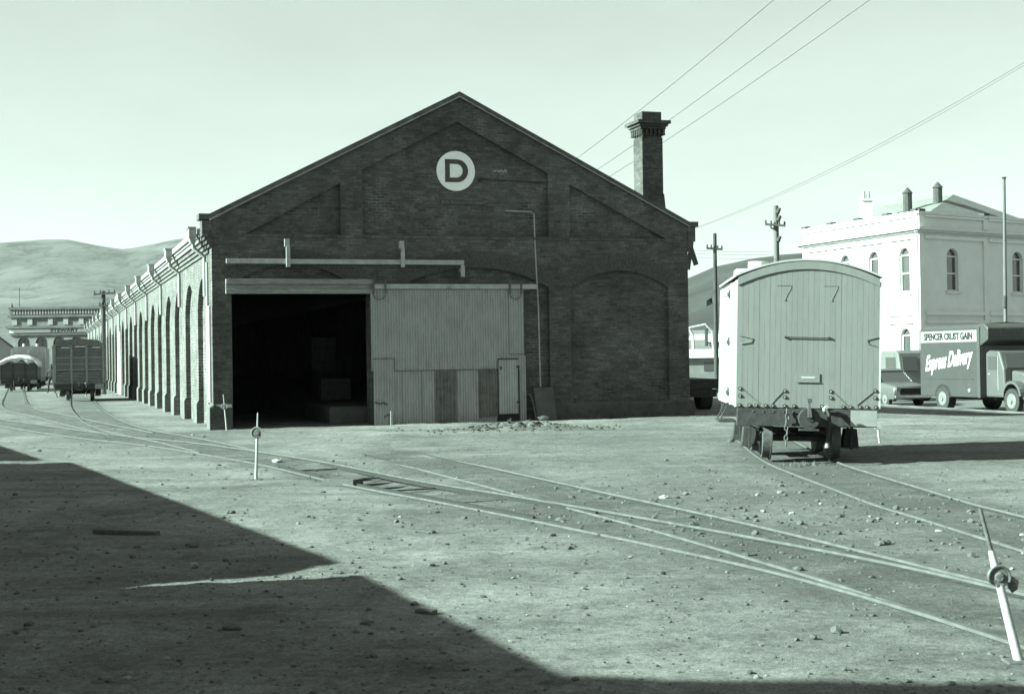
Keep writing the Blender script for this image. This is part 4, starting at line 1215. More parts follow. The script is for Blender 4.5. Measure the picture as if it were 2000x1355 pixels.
end_box_wagon(pv, 1.2, 6, .9, 2.95, 3.12, 'stucco_dark', .2)
q = MB()
for x in (-1.14, 0, 1.14): q.box(x - .04, x + .04, -.03, -.002, .92, 2.9)
for x in (-.35, .55): q.cyl((x, .6, 3.1), (x, .6, 3.3), .09)
q.build('roof_vent', 'white_paint', pv)
underframe(pv, 6, 1.1, 4.9, 1.15, .6, .89)

# the row of long bogie vans standing left of the frame; they throw the foreground shadows
def long_van(name, p0, p1, label, hh=3.2):
    p0, p1 = Vector(p0), Vector(p1); d = p1 - p0; Lv = d.length
    root = empty(name, (p0.x, p0.y, 0), math.atan2(-d.x, d.y)); tag(root, label, 'railway wagon', 'long vans in a row beyond the left edge')
    q = MB(); half = 1.2
    pr = [(-half, .95), (half, .95), (half, hh - .3), (half * .75, hh - .12), (half * .4, hh - .03), (0, hh), (-half * .4, hh - .03), (-half * .75, hh - .12), (-half, hh - .3)]
    q.plate(pr, [], fU, 0, Lv); q.build('body', 'stock_grey', root)
    q = MB()
    for s_ in (-1, 1):
        for k in range(9): q = MB(); q.box(s_ * half - .03, s_ * half + .03, k * (Lv - .1) / 8, k * (Lv - .1) / 8 + .1, .95, hh - .32); q.build('side_post', 'stock_pale', root)
    for s_ in (-1, 1):
        q = MB(); q.box(s_ * (half + .04) - .025, s_ * (half + .04) + .025, Lv * .42, Lv * .58, 1.0, hh - .45); q.build('sliding_door', 'stock_pale', root)
    q = MB(); q.box(-1.1, 1.1, .05, Lv - .05, .62, .94); q.build('underframe', 'wagon_frame', root)
    for y in (1.4, 3.0, Lv - 3.0, Lv - 1.4): wheelset(root, y)
    for y in (2.2, Lv - 2.2):
        q = MB()
        for s_ in (-1, 1): q.box(s_ * .7 - .05, s_ * .7 + .05, y - 1.2, y + 1.2, .3, .6)
        q.box(-.7, .7, y - .2, y + .2, .35, .6); q.build('bogie_frame', 'wagon_frame', root)
    return root
HV = 3.2; sh = HV / math.tan(SUN_EL) + .57
SB = Vector((-math.cos(SUN_AZ) * sh, -math.sin(SUN_AZ) * sh))
def off(x, y): return (x + SB.x, y + SB.y, 0)
ep = lambda x, y: off(gnd(x, y).x, gnd(x, y).y)
vb = long_van('bogie_van', ep(655, 1103), ep(132, 904), 'second long grey bogie van in the row beyond the left edge')
q = MB(); q.hexa([(-1.18, -.66, .9), (1.18, -.66, .9), (1.18, -.004, .9), (-1.18, -.004, .9)], [(-1.18, -.66, 2.58), (1.18, -.66, 2.58), (1.18, -.004, 2.95), (-1.18, -.004, 2.95)]); q.build('light_block', 'stock_pale', vb)  # added unseen block, shaped to close the sunlit strip between the vans
a = gnd(700, 1128); b = gnd(1140, 1355); dd = (b - a).normalized() * 14.6
long_van('bogie_van', off(a.x + dd.x, a.y + dd.y), off(a.x, a.y), 'long grey bogie van nearest the camera left of the frame')
a = gnd(75, 899); b = gnd(0, 873); dd = (b - a).normalized() * 14.6
long_van('bogie_van', off(a.x, a.y), off(a.x + dd.x, a.y + dd.y), 'farthest long grey bogie van beyond the left edge')
# unseen shed added behind them so its roof edge shades the frame bottom
hh = 8.0; s2 = hh / math.tan(SUN_EL); o2_ = Vector((-math.cos(SUN_AZ) * s2, -math.sin(SUN_AZ) * s2))
a = gnd(1040, 1322); b = gnd(2000, 1338); dd = Vector((b.x - a.x, b.y - a.y)); dn = dd.normalized()
A_ = Vector((a.x, a.y)) + o2_; ang = math.atan2(dn.y, dn.x)
ws = empty('shadow_shed', (A_.x, A_.y, 0), ang); tag(ws, 'unseen tall iron shed added to cast the shadow along the bottom edge', 'shed')
q = MB(); q.box(0, dd.length + 1.2, -9, 0, -.2, hh - .12); q.build('wall', 'iron_light', ws)
q = MB(); q.box(-.05, dd.length + 1.25, -9.05, .0, hh - .115, hh); q.build('roof', 'roof_iron', ws)
q = MB(); q.box(-.03, -.002, -5, -2.5, 0, 3); q.build('door', 'iron_dark', ws)

# ------------------------------------------------------------------ point levers
def lever(loc, tip, r=.018, disc=.08, dz=.7, label='', two=False, face=True):
    root = empty('point_lever', loc); tag(root, label, 'point lever', 'white point levers beside the tracks')
    tip = Vector(tip); d = tip.normalized(); L_ = tip.length
    q = MB(); q.cyl((0, 0, -.03), d * (L_ * dz), r * (1.4 if two else 1.25), r * (1.15 if two else 1), n=10); q.build('lever_arm', 'lever_white', root, smooth=True)
    q = MB(); q.cyl(d * (L_ * (dz + (.1 if two else 0))), tip, r * .7, r * .55, n=10); q.build('grip', 'lever_white' if not two else 'iron_grey', root, smooth=True)
    c = d * (L_ * dz)
    if two: q = MB(); q.cyl(c, d * (L_ * (dz + .17)), r * 1.5, r * .8, n=10); q.build('collar', 'lever_white', root, smooth=True)
    q = MB()
    nrm = Vector((0, -1, 0))
    q.cyl(c + Vector((0, .03, 0)), c + Vector((0, -.03, 0)), disc * .9, disc, n=22)
    q.cyl(c + Vector((0, .034, 0)), c + Vector((0, -.038, 0)), disc * .45, n=14)
    if two:
        q.rock(c + Vector((.10, .05, -.06)), disc * .75, 1)
    wgt = q.build('counterweight', 'lever_dark', root, bevel=.006)
    q = MB(); 
    ring = [(c.x + disc * math.cos(t_), c.y - .03, c.z + disc * math.sin(t_)) for t_ in [math.pi * i / 12 for i in range(-2, 15)]]
    q.tube(ring, .008, 6); q.build('weight_rim', 'patch_grey' if not two else 'iron_grey', wgt)
    q = MB(); q.box(-.09, .09, -.07, .07, -.06, .008); q.build('lever_base', 'iron_grey', root, bevel=.01)
    return root
lp = gnd(500, 936); lever(lp, at(503.5, 806, lp.y) - lp, .019, .085, .70, 'upright white point lever standing alone before the dark doorway')
lp = gnd(443, 841); lever(lp, at(436, 770, lp.y) - lp, .017, .075, .66, 'small white point lever leaning against the dark corner plinth')
lp = gnd(1992, 1290); lever(lp, at(1914, 992, lp.y + .12) - lp, .021, .062, .55, 'large white point lever with dark counterweight at the lower right edge', True)
P = gnd(1718, 864); mk = empty('marker_post', P); tag(mk, 'small white post with arrow-shaped head right of the white van', 'marker post')
q = MB(); q.cyl((0, 0, -.02), (-.03, 0, .30), .022, .022, n=8); q.build('post', 'lever_white', mk)
q = MB(); q.add([(-.10, -.03, .28), (.06, -.03, .28), (-.04, -.03, .42), (-.10, .03, .28), (.06, .03, .28), (-.04, .03, .42)], [(0, 1, 2), (5, 4, 3), (0, 3, 4, 1), (1, 4, 5, 2), (2, 5, 3, 0)]); q.build('arrow_head', 'lever_white', mk)

# ------------------------------------------------------------------ white two storey building
WB = at(1797, 700, 80); WBg = Vector((WB.x, 80, -.28))
dl = Vector((-math.sin(R(21)), math.cos(R(21)), 0)); dr = Vector((math.sin(R(54)), math.cos(R(54)), 0))
wb = empty('stucco_building', WBg); tag(wb, 'white two storey stucco building with arched windows and panelled parapet', 'building')
LL, LR = 12.6, 14.0
zt = at(1797, 412, 80).z + .28; zc0 = at(1797, 446, 80).z + .28; zs = at(1797, 615, 80).z + .28
def wallface(d, n_out, Lf, bays, nm, mt, winpx, lowpx):
    """d: direction along the wall from the corner; n_out: outward normal"""
    T = frame((0, 0, 0), d, n_out, (0, 0, 1))
    holes = []; wins = []
    for s_, ww, z0, zspr in winpx:
        holes.append([(s_ - ww / 2, z0), (s_ - ww / 2, zspr)] + arc(s_ - ww / 2, s_ + ww / 2, zspr, zspr + ww * .42, 8)[1:-1] + [(s_ + ww / 2, zspr), (s_ + ww / 2, z0)])
        wins.append((s_, ww, z0, zspr))
    q = MB(T); q.plate([(0, -.3), (Lf, -.3), (Lf, zt), (0, zt)], holes, lambda a, b, t: (a, t, b), -.22, 0)
    wl = q.build('wall', mt, wb)
    for (s_, ww, z0, zspr) in wins:
        q = MB(T); q.box(s_ - ww / 2 - .1, s_ + ww / 2 + .1, -.26, -.2215, z0 - .05, zspr + ww * .42 + .05); wi = q.build('window', 'glass', wb)
        q = MB(T); zz = zspr - .05
        q.box(s_ - ww / 2, s_ - ww / 2 + .07, -.2, -.14, z0, zspr); q.box(s_ + ww / 2 - .07, s_ + ww / 2, -.2, -.14, z0, zspr)
        for z in (z0, (z0 + zz) / 2, zz): q.box(s_ - ww / 2 + .072, s_ + ww / 2 - .072, -.2, -.14, z, z + .08)
        q.build('frame', 'stucco_trim', wi)
        q = MB(T); q.box(s_ - ww / 2 - .15, s_ + ww / 2 + .15, .002, .12, z0 - .16, z0 - .01); q.build('sill', 'stucco_trim', wi)
    q = MB(T)                       # pilasters and rails framing each bay
    for s_ in bays:
        q.box(s_ - .22, s_ + .22, .002, .09, .0, zc0 - .35); q.box(s_ - .22, s_ + .22, .002, .09, zc0 + .12, zt - .18)
    for a, b in zip(bays[:-1], bays[1:]):
        for (z0, z1) in ((zc0 - .55, zc0 - .36), (zt - .30, zt - .18), (zs, zs + .22), (zs - .45, zs - .28)):
            q.box(a + .222, b - .222, .002, .16, z0, z1)
    q.build('pilasters', 'stucco' if nm == 'l' else mt, wb)
    q = MB(T)                       # cornice and parapet mouldings
    q.box(-.32, Lf + .3, .002, .22, zc0 - .18, zc0 - .08); q.box(-.42, Lf + .4, .002, .42, zc0 - .078, zc0 + .04)
    q.box(-.1, Lf + .1, .002, .14, zt - .16, zt)
    q.build('cornice', 'stucco_trim', wb)
    for s_ in bays:
        q = MB(T); q.box(s_ - .26, s_ + .26, -.2, .16, zt + .002, zt + .13); q.build('parapet_cap', 'cap_dark', wb)
    return T
nl = Vector((-dl.y, dl.x, 0)); nr = Vector((dr.y, -dr.x, 0))
def s_on(d, x):      # distance along the wall whose image column is x
    for k in range(2000):
        s_ = k * .01
        Pq = WBg + d * s_; xx = CX + F_ * Pq.x / Pq.y
        if (d is dl and xx <= x) or (d is dr and xx >= x): return s_
    return 20
bl = [.22] + [s_on(dl, x) for x in (1736, 1680, 1627, 1577)]
LL = bl[-1] + .22
zw0 = at(1768, 572, 82).z + .28; zw1 = at(1768, 500, 82).z + .28
wl_ = [(s_on(dl, x), 1.0, zw0, zw1) for x in (1769, 1709, 1653, 1602)] + [(s_on(dl, x), .95, .9, at(1768, 655, 82).z + .28) for x in (1769, 1709, 1653, 1602)]
wallface(dl, nl, LL, bl, 'l', 'stucco', wl_, [])
br_ = [.22, s_on(dr, 1927), s_on(dr, 2030)]
zr0 = at(1862, 570, 83).z + .28; zr1 = at(1862, 503, 83).z + .28
wr_ = [(s_on(dr, 1863), 1.05, zr0, zr1), (s_on(dr, 1990), 1.05, zr0, zr1), (s_on(dr, 1863), 1.0, .9, 3.0), (s_on(dr, 1990), 1.0, .9, 3.0)]
wallface(dr, nr, LR, br_ + [LR - .2], 'r', 'stucco', wr_, [])
q = MB(); cz = zt - .45                       # flat behind the parapet, then the hipped roof
c0 = dl * 1.2 + dr * .9; A0 = dl * .6 + dr * .6; A1 = dl * (LL - .6) + dr * .6; A2 = dl * (LL - .6) + dr * (LR - .6); A3 = dl * .6 + dr * (LR - .6)
for a_ in (A0, A1, A2, A3): a_.z = cz
pk = at(1862, 380, 88) - WBg; pk2 = pk + dl * (LL - 8.5); pk2 = at(1722, 412, 92) - WBg; pk2.z = pk.z - .25
q.add([A0, A1, A2, A3, pk, pk2], [(0, 1, 2, 3), (0, 1, 5, 4), (1, 2, 5), (2, 3, 4, 5), (3, 0, 4)]); q.build('roof', 'slate', wb)
q = MB(); q.add([(0, 0, cz - .3), dl * LL + Vector((0, 0, cz - .3)), dl * LL + dr * LR + Vector((0, 0, cz - .3)), dr * LR + Vector((0, 0, cz - .3))], [(0, 1, 2, 3)])
q.add([dl * LL + Vector((0, 0, -.3)), dl * LL + dr * LR + Vector((0, 0, -.3)), dr * LR + Vector((0, 0, -.3)), dl * LL + Vector((0, 0, cz)), dl * LL + dr * LR + Vector((0, 0, cz)), dr * LR + Vector((0, 0, cz))], [(0, 1, 4, 3), (1, 2, 5, 4)])
q.build('rear_wall', 'stucco', wb)
for (x, yt, yb, Y) in ((1772, 368, 402, 86), (1831, 357, 392, 86)):
    a_ = at(x, yt, Y) - WBg; b_ = at(x, yb, Y) - WBg
    q = MB(); q.cyl((a_.x, a_.y, b_.z - .4), (a_.x, a_.y, a_.z - .3), .27, n=10); q.cyl((a_.x, a_.y, a_.z - .3), (a_.x, a_.y, a_.z + .05), .33, .03, n=10); q.build('roof_ventilator', 'cap_dark', wb)
a_ = at(1691, 377, 86) - WBg; b_ = at(1691, 424, 86) - WBg
q = MB(); q.box(a_.x - .3, a_.x + .3, a_.y - .3, a_.y + .3, b_.z - .5, a_.z - .5); q.box(a_.x - .36, a_.x + .36, a_.y - .36, a_.y + .36, a_.z - .5, a_.z - .38)
cm = q.build('chimney', 'stucco', wb)
for dx in (-.14, .14):
    q = MB(); q.cyl((a_.x + dx, a_.y, a_.z - .38), (a_.x + dx, a_.y, a_.z + .08), .12, .09, n=10); q.build('chimney_pot', 'stucco_dark', cm)

# ------------------------------------------------------------------ vehicles
def road_wheel(root, x, y, r, w_, s_, pale=True):
    q = MB(); q.cyl((x, y, r), (x + w_ * s_, y, r), r * .96, r, n=26); tyre = q.build('wheel', 'tyre', root, bevel=.02)
    q = MB(); q.cyl((x + w_ * s_ - .01 * s_, y, r), (x + w_ * s_ + .012 * s_, y, r), r * .62, r * .56, n=22); q.cyl((x + w_ * s_, y, r), (x + w_ * s_ + .05 * s_, y, r), r * .22, r * .18, n=12)
    q.build('rim', 'rim' if pale else 'chrome', tyre)


def prism_yz(mb, pts, x0, x1): mb.plate(pts, [], lambda a, b, t: (t, a, b), x0, x1)
# delivery van: local +y points backwards (away from the nose)
vh = empty('delivery_van', (16.5 + 1.1, 50.9 + .3, -.4), R(15)); tag(vh, 'box delivery van with painted side sign and script lettering, parked at right', 'van')
T = Matrix.Identity(4)
# box: x from -1.1 to 1.1, y from 0 (front of box) to 3.8
q = MB(); BW = 1.1
q.plate([(-BW, .52), (BW, .52), (BW, 3.0), (BW - .1, 3.12), (0, 3.18), (-BW + .1, 3.12), (-BW, 3.0)], [], fU, .02, 3.85)
bx = q.build('box_body', 'van_side', vh, bevel=.03)
q = MB(); q.plate([(-BW - .004, .52), (BW + .004, .52), (BW + .004, 3.02), (BW - .1, 3.15), (0, 3.21), (-BW + .1, 3.15), (-BW - .004, 3.02)], [], fU, -.12, .018); q.build('box_front', 'van_front', vh)
q = MB(); prism_yz(q, [(-.125, 2.35), (-.6, 2.55), (-.62, 3.0), (-.4, 3.14), (-.125, 3.16)], -BW, BW); lu = q.build('luton_head', 'van_front', vh, bevel=.04)
q = MB(); q.box(-BW - .012, -BW - .002, .05, 3.75, 2.52, 2.93); sgn = q.build('side_sign', 'pale_sign', vh)
Ts = frame((-BW - .016, 1.9, 2.72), (0, -1, 0), (0, 0, 1), (-1, 0, 0))
text_obj('SPENCER CRUST GAIN', .34, 'sign_lettering', 'gap', sgn, Ts, bold=.010, ext=.012, sx=.93)
Ts = frame((-BW - .004, 1.98, 1.98), (0, -1, 0), (0, .17, 1), (-1, 0, 0))
text_obj('Express Delivery', .78, 'script_lettering', 'white_paint', vh, frame((-BW - .006, 1.95, 1.85), (0, -.985, .10), (0, 0, 1), (-1, 0, 0)), shear=.45, bold=.022, sx=.58)
q = MB(); q.box(-BW - .02, -BW - .002, .3, 3.8, 1.18, 1.21); q.build('side_rail', 'van_front', vh)
q = MB(); q.box(-BW + .02, BW - .02, -.63, -.622, 2.62, 2.96); q.build('front_sign', 'platform', vh)
text_obj('SPENCER', .3, 'front_lettering', 'van_front', vh, frame((0, -.632, 2.79), (1, 0, 0), (0, 0, 1), (0, -1, 0)), bold=.004)
# cab and bonnet
cabw = .88
q = MB(); prism_yz(q, [(-.13, .55), (-.13, 2.12), (-.35, 2.2), (-.95, 2.16), (-1.22, 1.55), (-1.25, .95), (-1.25, .55)], -cabw, cabw); cb_ = q.build('cab', 'cab', vh, bevel=.06)
q = MB(); prism_yz(q, [(-1.26, .65), (-1.26, 1.5), (-2.0, 1.42), (-2.25, 1.25), (-2.3, .7)], -.62, .62); q.build('bonnet', 'cab', vh, bevel=.08)
for s_ in (-1, 1):
    q = MB(); n = 12; pts = []
    for i in range(n + 1):
        t_ = math.pi * i / n; pts.append((-1.72 - .55 * math.cos(math.pi - t_), .62 + .52 * math.sin(t_)))
    inner = [(-1.72 - .44 * math.cos(t_), .62 + .42 * math.sin(t_)) for t_ in [math.pi * i / n for i in range(n + 1)]]
    prism_yz(q, pts + inner[::-1] if False else [(a, b) for a, b in pts] + [(a, b) for a, b in reversed([( -1.72 - .44 * math.cos(math.pi - math.pi * i / n), .62 + .42 * math.sin(math.pi * i / n)) for i in range(n + 1)])], s_ * .95, s_ * .60)
    q.build('mudguard', 'cab', vh)
    q = MB(); q.cyl((s_ * .66, -2.2, 1.12), (s_ * .66, -2.36, 1.12), .10, .115, n=16); q.build('headlight', 'chrome', vh, smooth=True)
    q = MB(); q.box(s_ * cabw - (.0 if s_ > 0 else .012), s_ * cabw + (.012 if s_ > 0 else 0), -.85, -.3, 1.52, 1.98); q.build('side_window', 'glass', cb_)
    q = MB(); q.box(s_ * (cabw + .013) - .004, s_ * (cabw + .013) + .004, -.9, -.88, .8, 2.0); q.box(s_ * (cabw + .015) - .01, s_ * (cabw + .015) + .01, -.42, -.3, 1.35, 1.38); q.build('door_trim', 'stucco_dark', cb_)
q = MB(); q.hexa([(-.76, -1.235, 1.58), (.76, -1.235, 1.58), (.76, -1.2, 1.58), (-.76, -1.2, 1.58)], [(-.70, -.995, 2.08), (.70, -.995, 2.08), (.70, -.96, 2.08), (-.70, -.96, 2.08)]); q.build('windscreen', 'glass', cb_)
q = MB(); q.box(-.4, .4, -2.33, -2.29, .75, 1.2); q.build('grille', 'gap', vh)
q = MB(); q.box(-.95, .95, -2.48, -2.38, .5, .62); q.build('bumper', 'iron_black', vh, bevel=.02)
q = MB(); q.box(-.5, .5, -2.2, 3.7, .42, .6); q.build('chassis', 'iron_black', vh)
for s_ in (-1, 1):
    road_wheel(vh, s_ * .72, -1.72, .44, .22, s_); road_wheel(vh, s_ * .80, 2.3, .44, .33, s_)
    q = MB(); prism_yz(q, [(2.3 + .56 * math.cos(math.pi * i / 12), .5 + .48 * math.sin(math.pi * i / 12)) for i in range(13)], s_ * (BW - .1), s_ * (BW + .006)); q.build('wheel_arch', 'gap', vh)
q = MB(); q.cyl((-BW - .03, .55, .78), (-BW - .005, .55, .78), .05); q.build('reflector', 'sign_white', vh)

# saloon car behind the van
def saloon(loc, rz, paint, label, nose=True):
    r0 = empty('saloon_car', loc, rz); tag(r0, label, 'car')
    q = MB(); hw = .8
    sec = [(0, .42, .78), (.05, .32, .86), (1.1, .3, .98), (1.35, .3, 1.0), (3.2, .3, 1.0), (4.1, .32, .92), (4.25, .42, .8)]
    vs = []
    for (y, z0, z1) in sec:
        k = .92 if y in (0, 4.25) else 1
        vs += [(-hw * k, y, z0), (hw * k, y, z0), (hw * k, y, (z0 + z1) / 2 + .1), (hw * k * .92, y, z1), (-hw * k * .92, y, z1), (-hw * k, y, (z0 + z1) / 2 + .1)]
    fs = []
    for k in range(len(sec) - 1):
        for e in range(6): fs.append((k * 6 + e, k * 6 + (e + 1) % 6, k * 6 + 6 + (e + 1) % 6, k * 6 + 6 + e))
    fs += [tuple(range(6)), tuple(range(len(sec) * 6 - 6, len(sec) * 6))]
    q.add(vs, fs); q.build('body', paint, r0, smooth=True, bevel=.04)
    q = MB(); q.hexa([(-.72, 1.2, .98), (.72, 1.2, .98), (.72, 3.5, .98), (-.72, 3.5, .98)], [(-.58, 1.75, 1.45), (.58, 1.75, 1.45), (.58, 3.0, 1.45), (-.58, 3.0, 1.45)]); cbn = q.build('cabin', 'glass', r0)
    q = MB(); q.hexa([(-.62, 1.68, 1.44), (.62, 1.68, 1.44), (.62, 3.08, 1.44), (-.62, 3.08, 1.44)], [(-.52, 1.85, 1.52), (.52, 1.85, 1.52), (.52, 2.9, 1.52), (-.52, 2.9, 1.52)])
    for s_ in (-1, 1):
        for (ya, yb) in ((1.2, 1.75), (2.35, 2.35), (3.5, 3.0)): q.beam((s_ * .725, ya, .99), (s_ * .585, yb, 1.45), .05, .05)
    q.build('roof', paint, r0)
    q = MB(); q.box(-.55, .55, -.03, .02, .52, .76); q.build('grille', 'gap', r0)
    for s_ in (-1, 1):
        q = MB(); q.cyl((s_ * .64, .02, .72), (s_ * .64, -.05, .72), .09, .1, n=14); q.build('headlight', 'chrome', r0)
        for y in (.75, 3.35): road_wheel(r0, s_ * .62, y, .32, .17, s_)
    q = MB(); q.box(-.82, .82, -.12, -.05, .38, .48); q.build('bumper', 'chrome', r0, bevel=.02)
    return r0
saloon((at(1782, 780, 57).x, 57, -.42), R(15), 'car_paint', 'pale saloon car parked nose-on between white van and delivery van')
# lorry with a dark cab behind the saloon
lr = empty('lorry', (at(1785, 700, 64).x, 63, -.42), R(15)); tag(lr, 'dark lorry cab with split windscreen standing behind the pale saloon car', 'lorry')
q = MB(); prism_yz(q, [(0, .6), (.05, 1.3), (.25, 2.15), (.5, 2.28), (1.7, 2.28), (1.8, 2.1), (1.8, .6)], -.95, .95); lc = q.build('cab', 'car_dark', lr, bevel=.06)
for s_ in (-1, 1):
    q = MB(); q.hexa([(s_ * .46 - .36, .02, 1.38), (s_ * .46 + .36, .02, 1.38), (s_ * .46 + .36, .06, 1.38), (s_ * .46 - .36, .06, 1.38)], [(s_ * .46 - .34, .18, 2.0), (s_ * .46 + .34, .18, 2.0), (s_ * .46 + .34, .22, 2.0), (s_ * .46 - .34, .22, 2.0)]); q.build('windscreen', 'glass', lc)
    q = MB(); q.box(s_ * .955 - .006, s_ * .955 + .006, .45, 1.3, 1.4, 1.98); q.build('side_window', 'glass', lc)
    road_wheel(lr, s_ * .72, 1.0, .42, .2, s_); road_wheel(lr, s_ * .72, 4.2, .42, .25, s_)
q = MB(); q.box(-1.05, 1.05, 1.85, 5.4, .85, 1.0); q.box(-1.05, 1.05, 1.85, 1.9, 1.0, 1.5); q.build('deck', 'plank_old', lr)
q = MB(); q.box(-.45, .45, .2, 5.2, .5, .84); q.build('chassis', 'iron_black', lr)
# flat deck trailer between the shed corner and the white van
ft = empty('flat_deck_lorry', (5.72, 46.2, -.02), R(8)); tag(ft, 'dark flat deck lorry seen between the shed corner and the white van', 'lorry')
q = MB(); q.box(-1.1, 1.1, 0, 5.5, .93, 1.02); q.box(-1.1, 1.1, -.03, 0, .72, 1.03); q.build('deck', 'wagon_frame', ft)
q = MB(); q.box(-.4, .4, .1, 7, .6, .92); q.box(-.9, .9, .05, .12, .45, .7); q.build('chassis', 'iron_black', ft)
for s_ in (-1, 1):
    road_wheel(ft, s_ * .55, 1.2, .46, .42, s_, False); road_wheel(ft, s_ * .75, 6.4, .46, .2, s_, False)
q = MB(); q.box(-.95, .95, 5.6, 7.2, .6, 2.1); lc = q.build('cab', 'car_dark', ft, bevel=.08)
q = MB(); q.box(-.7, .7, 5.58, 5.598, 1.4, 1.95); q.build('rear_window', 'glass', lc)
# small pale car far left by the grand building
cc_ = saloon((at(88, 740, 150).x, 150, 0), R(60), 'car_paint', 'small pale car in the distance between the two left wagons')

# ------------------------------------------------------------------ poles and wires
def pole(xb, yb, xt, yt, Y, r, mt, label, arms=(), name='utility_pole', z0=0.0):
    b_ = at(xb, yb, Y); t_ = at(xt, yt, Y); root = empty(name, (b_.x, Y, z0)); tag(root, label, 'pole')
    o_ = Vector((b_.x, Y, z0)); q = MB(); q.cyl((0, 0, -.2), t_ - o_, r, r * .75, n=10); q.build('pole_shaft', mt, root, smooth=True)
    for (xa, xb_, ya, yb2) in arms:
        a_ = at(xa, ya, Y - .15) - o_; c_ = at(xb_, yb2, Y - .15) - o_
        q = MB(); q.beam(a_, c_, .09, .1); ca = q.build('crossarm', mt, root)
        for f_ in (.04, .3, .7, .96):
            p_ = a_.lerp(c_, f_); q = MB(); q.cyl(p_ + Vector((0, 0, .05)), p_ + Vector((0, 0, .2)), .05, .035, n=8); q.build('insulator', 'cap_dark', ca)
    return root
pole(1398, 650, 1396, 456, 75, .13, 'pole', 'tall dark power pole between shed corner and white van', [(1380, 1411, 485, 487)])
pl2 = pole(1519, 640, 1515, 402, 68, .17, 'pole_pale', 'pale power pole rising behind the white van roof', [(1494, 1534, 438, 441)])
q = MB(); o_ = Vector(pl2.location)
for (x, y) in ((1518, 417), (1519, 432), (1519, 472)):
    p_ = at(x, y, 67.8) - o_; q.cyl(p_, p_ + Vector((.12, 0, .25)), .10, .08, n=8)
q.tube([at(1505, 440, 67.8) - o_, at(1506, 445, 67.8) - o_, at(1514, 449, 67.8) - o_], .04)
q.build('fittings', 'cap_dark', pl2)
pole(203, 768, 202, 569, 84, .15, 'pole', 'dark telegraph pole behind the livestock wagon', [(183, 225, 575, 572), (194, 211, 597, 597)])
wp = pole(1963, 640, 1961, 350, 74, .10, 'pole_pale', 'slender pale pole with small dark head at right in front of the stucco building', z0=-.4)
q = MB(); p_ = at(1961, 350, 74) - Vector(wp.location); q.cyl(p_, p_ + Vector((0, 0, .1)), .08, .13, n=10); q.build('pole_head', 'cap_dark', wp)
q = MB(); p_ = at(1962.5, 600, 73.9) - Vector(wp.location); p1_ = at(1962.5, 578, 73.9) - Vector(wp.location); q.cyl(p_, p1_, .12, n=10); q.build('pole_collar', 'cap_dark', wp)
q = MB(); a_ = at(1380, 592, 74) ; o = empty('tattered_flag', a_); tag(o, 'small dark tattered flag hanging left of the dark power pole', 'flag')
q.add([Vector((0, 0, -.18)), Vector((.32, .05, -.02)), Vector((.28, 0, .28)), Vector((.12, -.05, .2)), Vector((0, .02, .12))], [(0, 1, 2, 3, 4)]); fo = q.build('flag_cloth', 'cloth_dark', o, fix=False)
sm = fo.modifiers.new('t', 'SOLIDIFY'); sm.thickness = .02
q = MB(); q.tube([Vector((.28, 0, .28)), at(1396, 566, 75) - a_], .012, 5); q.build('cord', 'wire', o)
def wire(a_, b_, label, sag=.3, r=.011, grp='overhead power wires'):
    pts = [a_.lerp(b_, i / 24) - Vector((0, 0, sag * 4 * (i / 24) * (1 - i / 24))) for i in range(25)]
    tag(MB().tube(pts, r, 5).build('overhead_wire', 'wire', fix=False), label, 'wire', grp)
wire(at(1020, 385, 72), at(1560, -42, 46), 'leftmost of three wires slanting up behind the chimney', .25)
wire(at(1060, 400, 72), at(1690, -52, 46), 'middle of three wires slanting up behind the chimney', .25)
wire(at(1080, 412, 72), at(1790, -66, 46), 'rightmost of three wires slanting up behind the chimney', .25)
wire(at(1340, 452, 74), at(2060, 86, 52), 'upper of two close wires running to the right edge', .5, .009)
wire(at(1340, 453, 74.5), at(2060, 91, 52), 'lower of two close wires running to the right edge', .56, .007)
for (ya, yb, lb) in ((487, 491, 'uppermost'), (493, 497, 'middle'), (500, 505, 'lowest')):
    wire(at(1300, ya - 3, 76), at(1510, yb, 69), lb + ' of three thin wires between shed corner and pale pole', .1, .008)

# ------------------------------------------------------------------ grand stone building at left
YB = 180.0
gb = empty('stone_warehouse', (at(22, 700, YB).x, YB, 0)); tag(gb, 'dark stone commercial building with balustrade and lettered frieze in the left distance', 'building')
k_ = YB / F_
def bz(y): return EYE + (711.5 - y) * k_
def bxx(x): return (x - 22) * k_
wd = bxx(330)
archs = []
for i in range(5):
    c_ = bxx(47 + i * 34.5); archs.append([(c_ - .75, .2), (c_ - .75, bz(668))] + arc(c_ - .75, c_ + .75, bz(668), bz(668) + .7, 8)[1:-1] + [(c_ + .75, bz(668)), (c_ + .75, .2)])
q = MB(); q.plate([(0, -.3), (wd, -.3), (wd, bz(600)), (0, bz(600))], archs, fU, 0, .5); q.box(0, wd, .502, 12, -.3, bz(602)); q.build('wall', 'stone', gb)
for i in range(5):
    c_ = bxx(47 + i * 34.5); q = MB(); q.box(c_ - .8, c_ + .8, .36, .40, .1, bz(668) + .75); wn_ = q.build('window', 'glass', gb)
    q = MB(); q.box(c_ - .05, c_ + .05, .28, .355, .2, bz(668) + .6); q.box(c_ - .75, c_ - .055, .28, .355, bz(668) - .1, bz(668)); q.box(c_ + .055, c_ + .75, .28, .355, bz(668) - .1, bz(668)); q.build('frame', 'stone_dark', wn_)
q = MB(); q.box(-.5, wd + .4, -.55, -.002, bz(641), bz(636)); q.box(-.35, wd + .3, -.35, -.002, bz(642.5), bz(641.2)); q.box(-.2, wd, -.2, -.002, bz(654), bz(651)); q.box(-.3, wd, -.3, -.002, bz(619.5), bz(615)); q.box(-.2, wd, -.25, -.002, bz(604), bz(599)); q.build('cornice', 'stone_dark', gb)
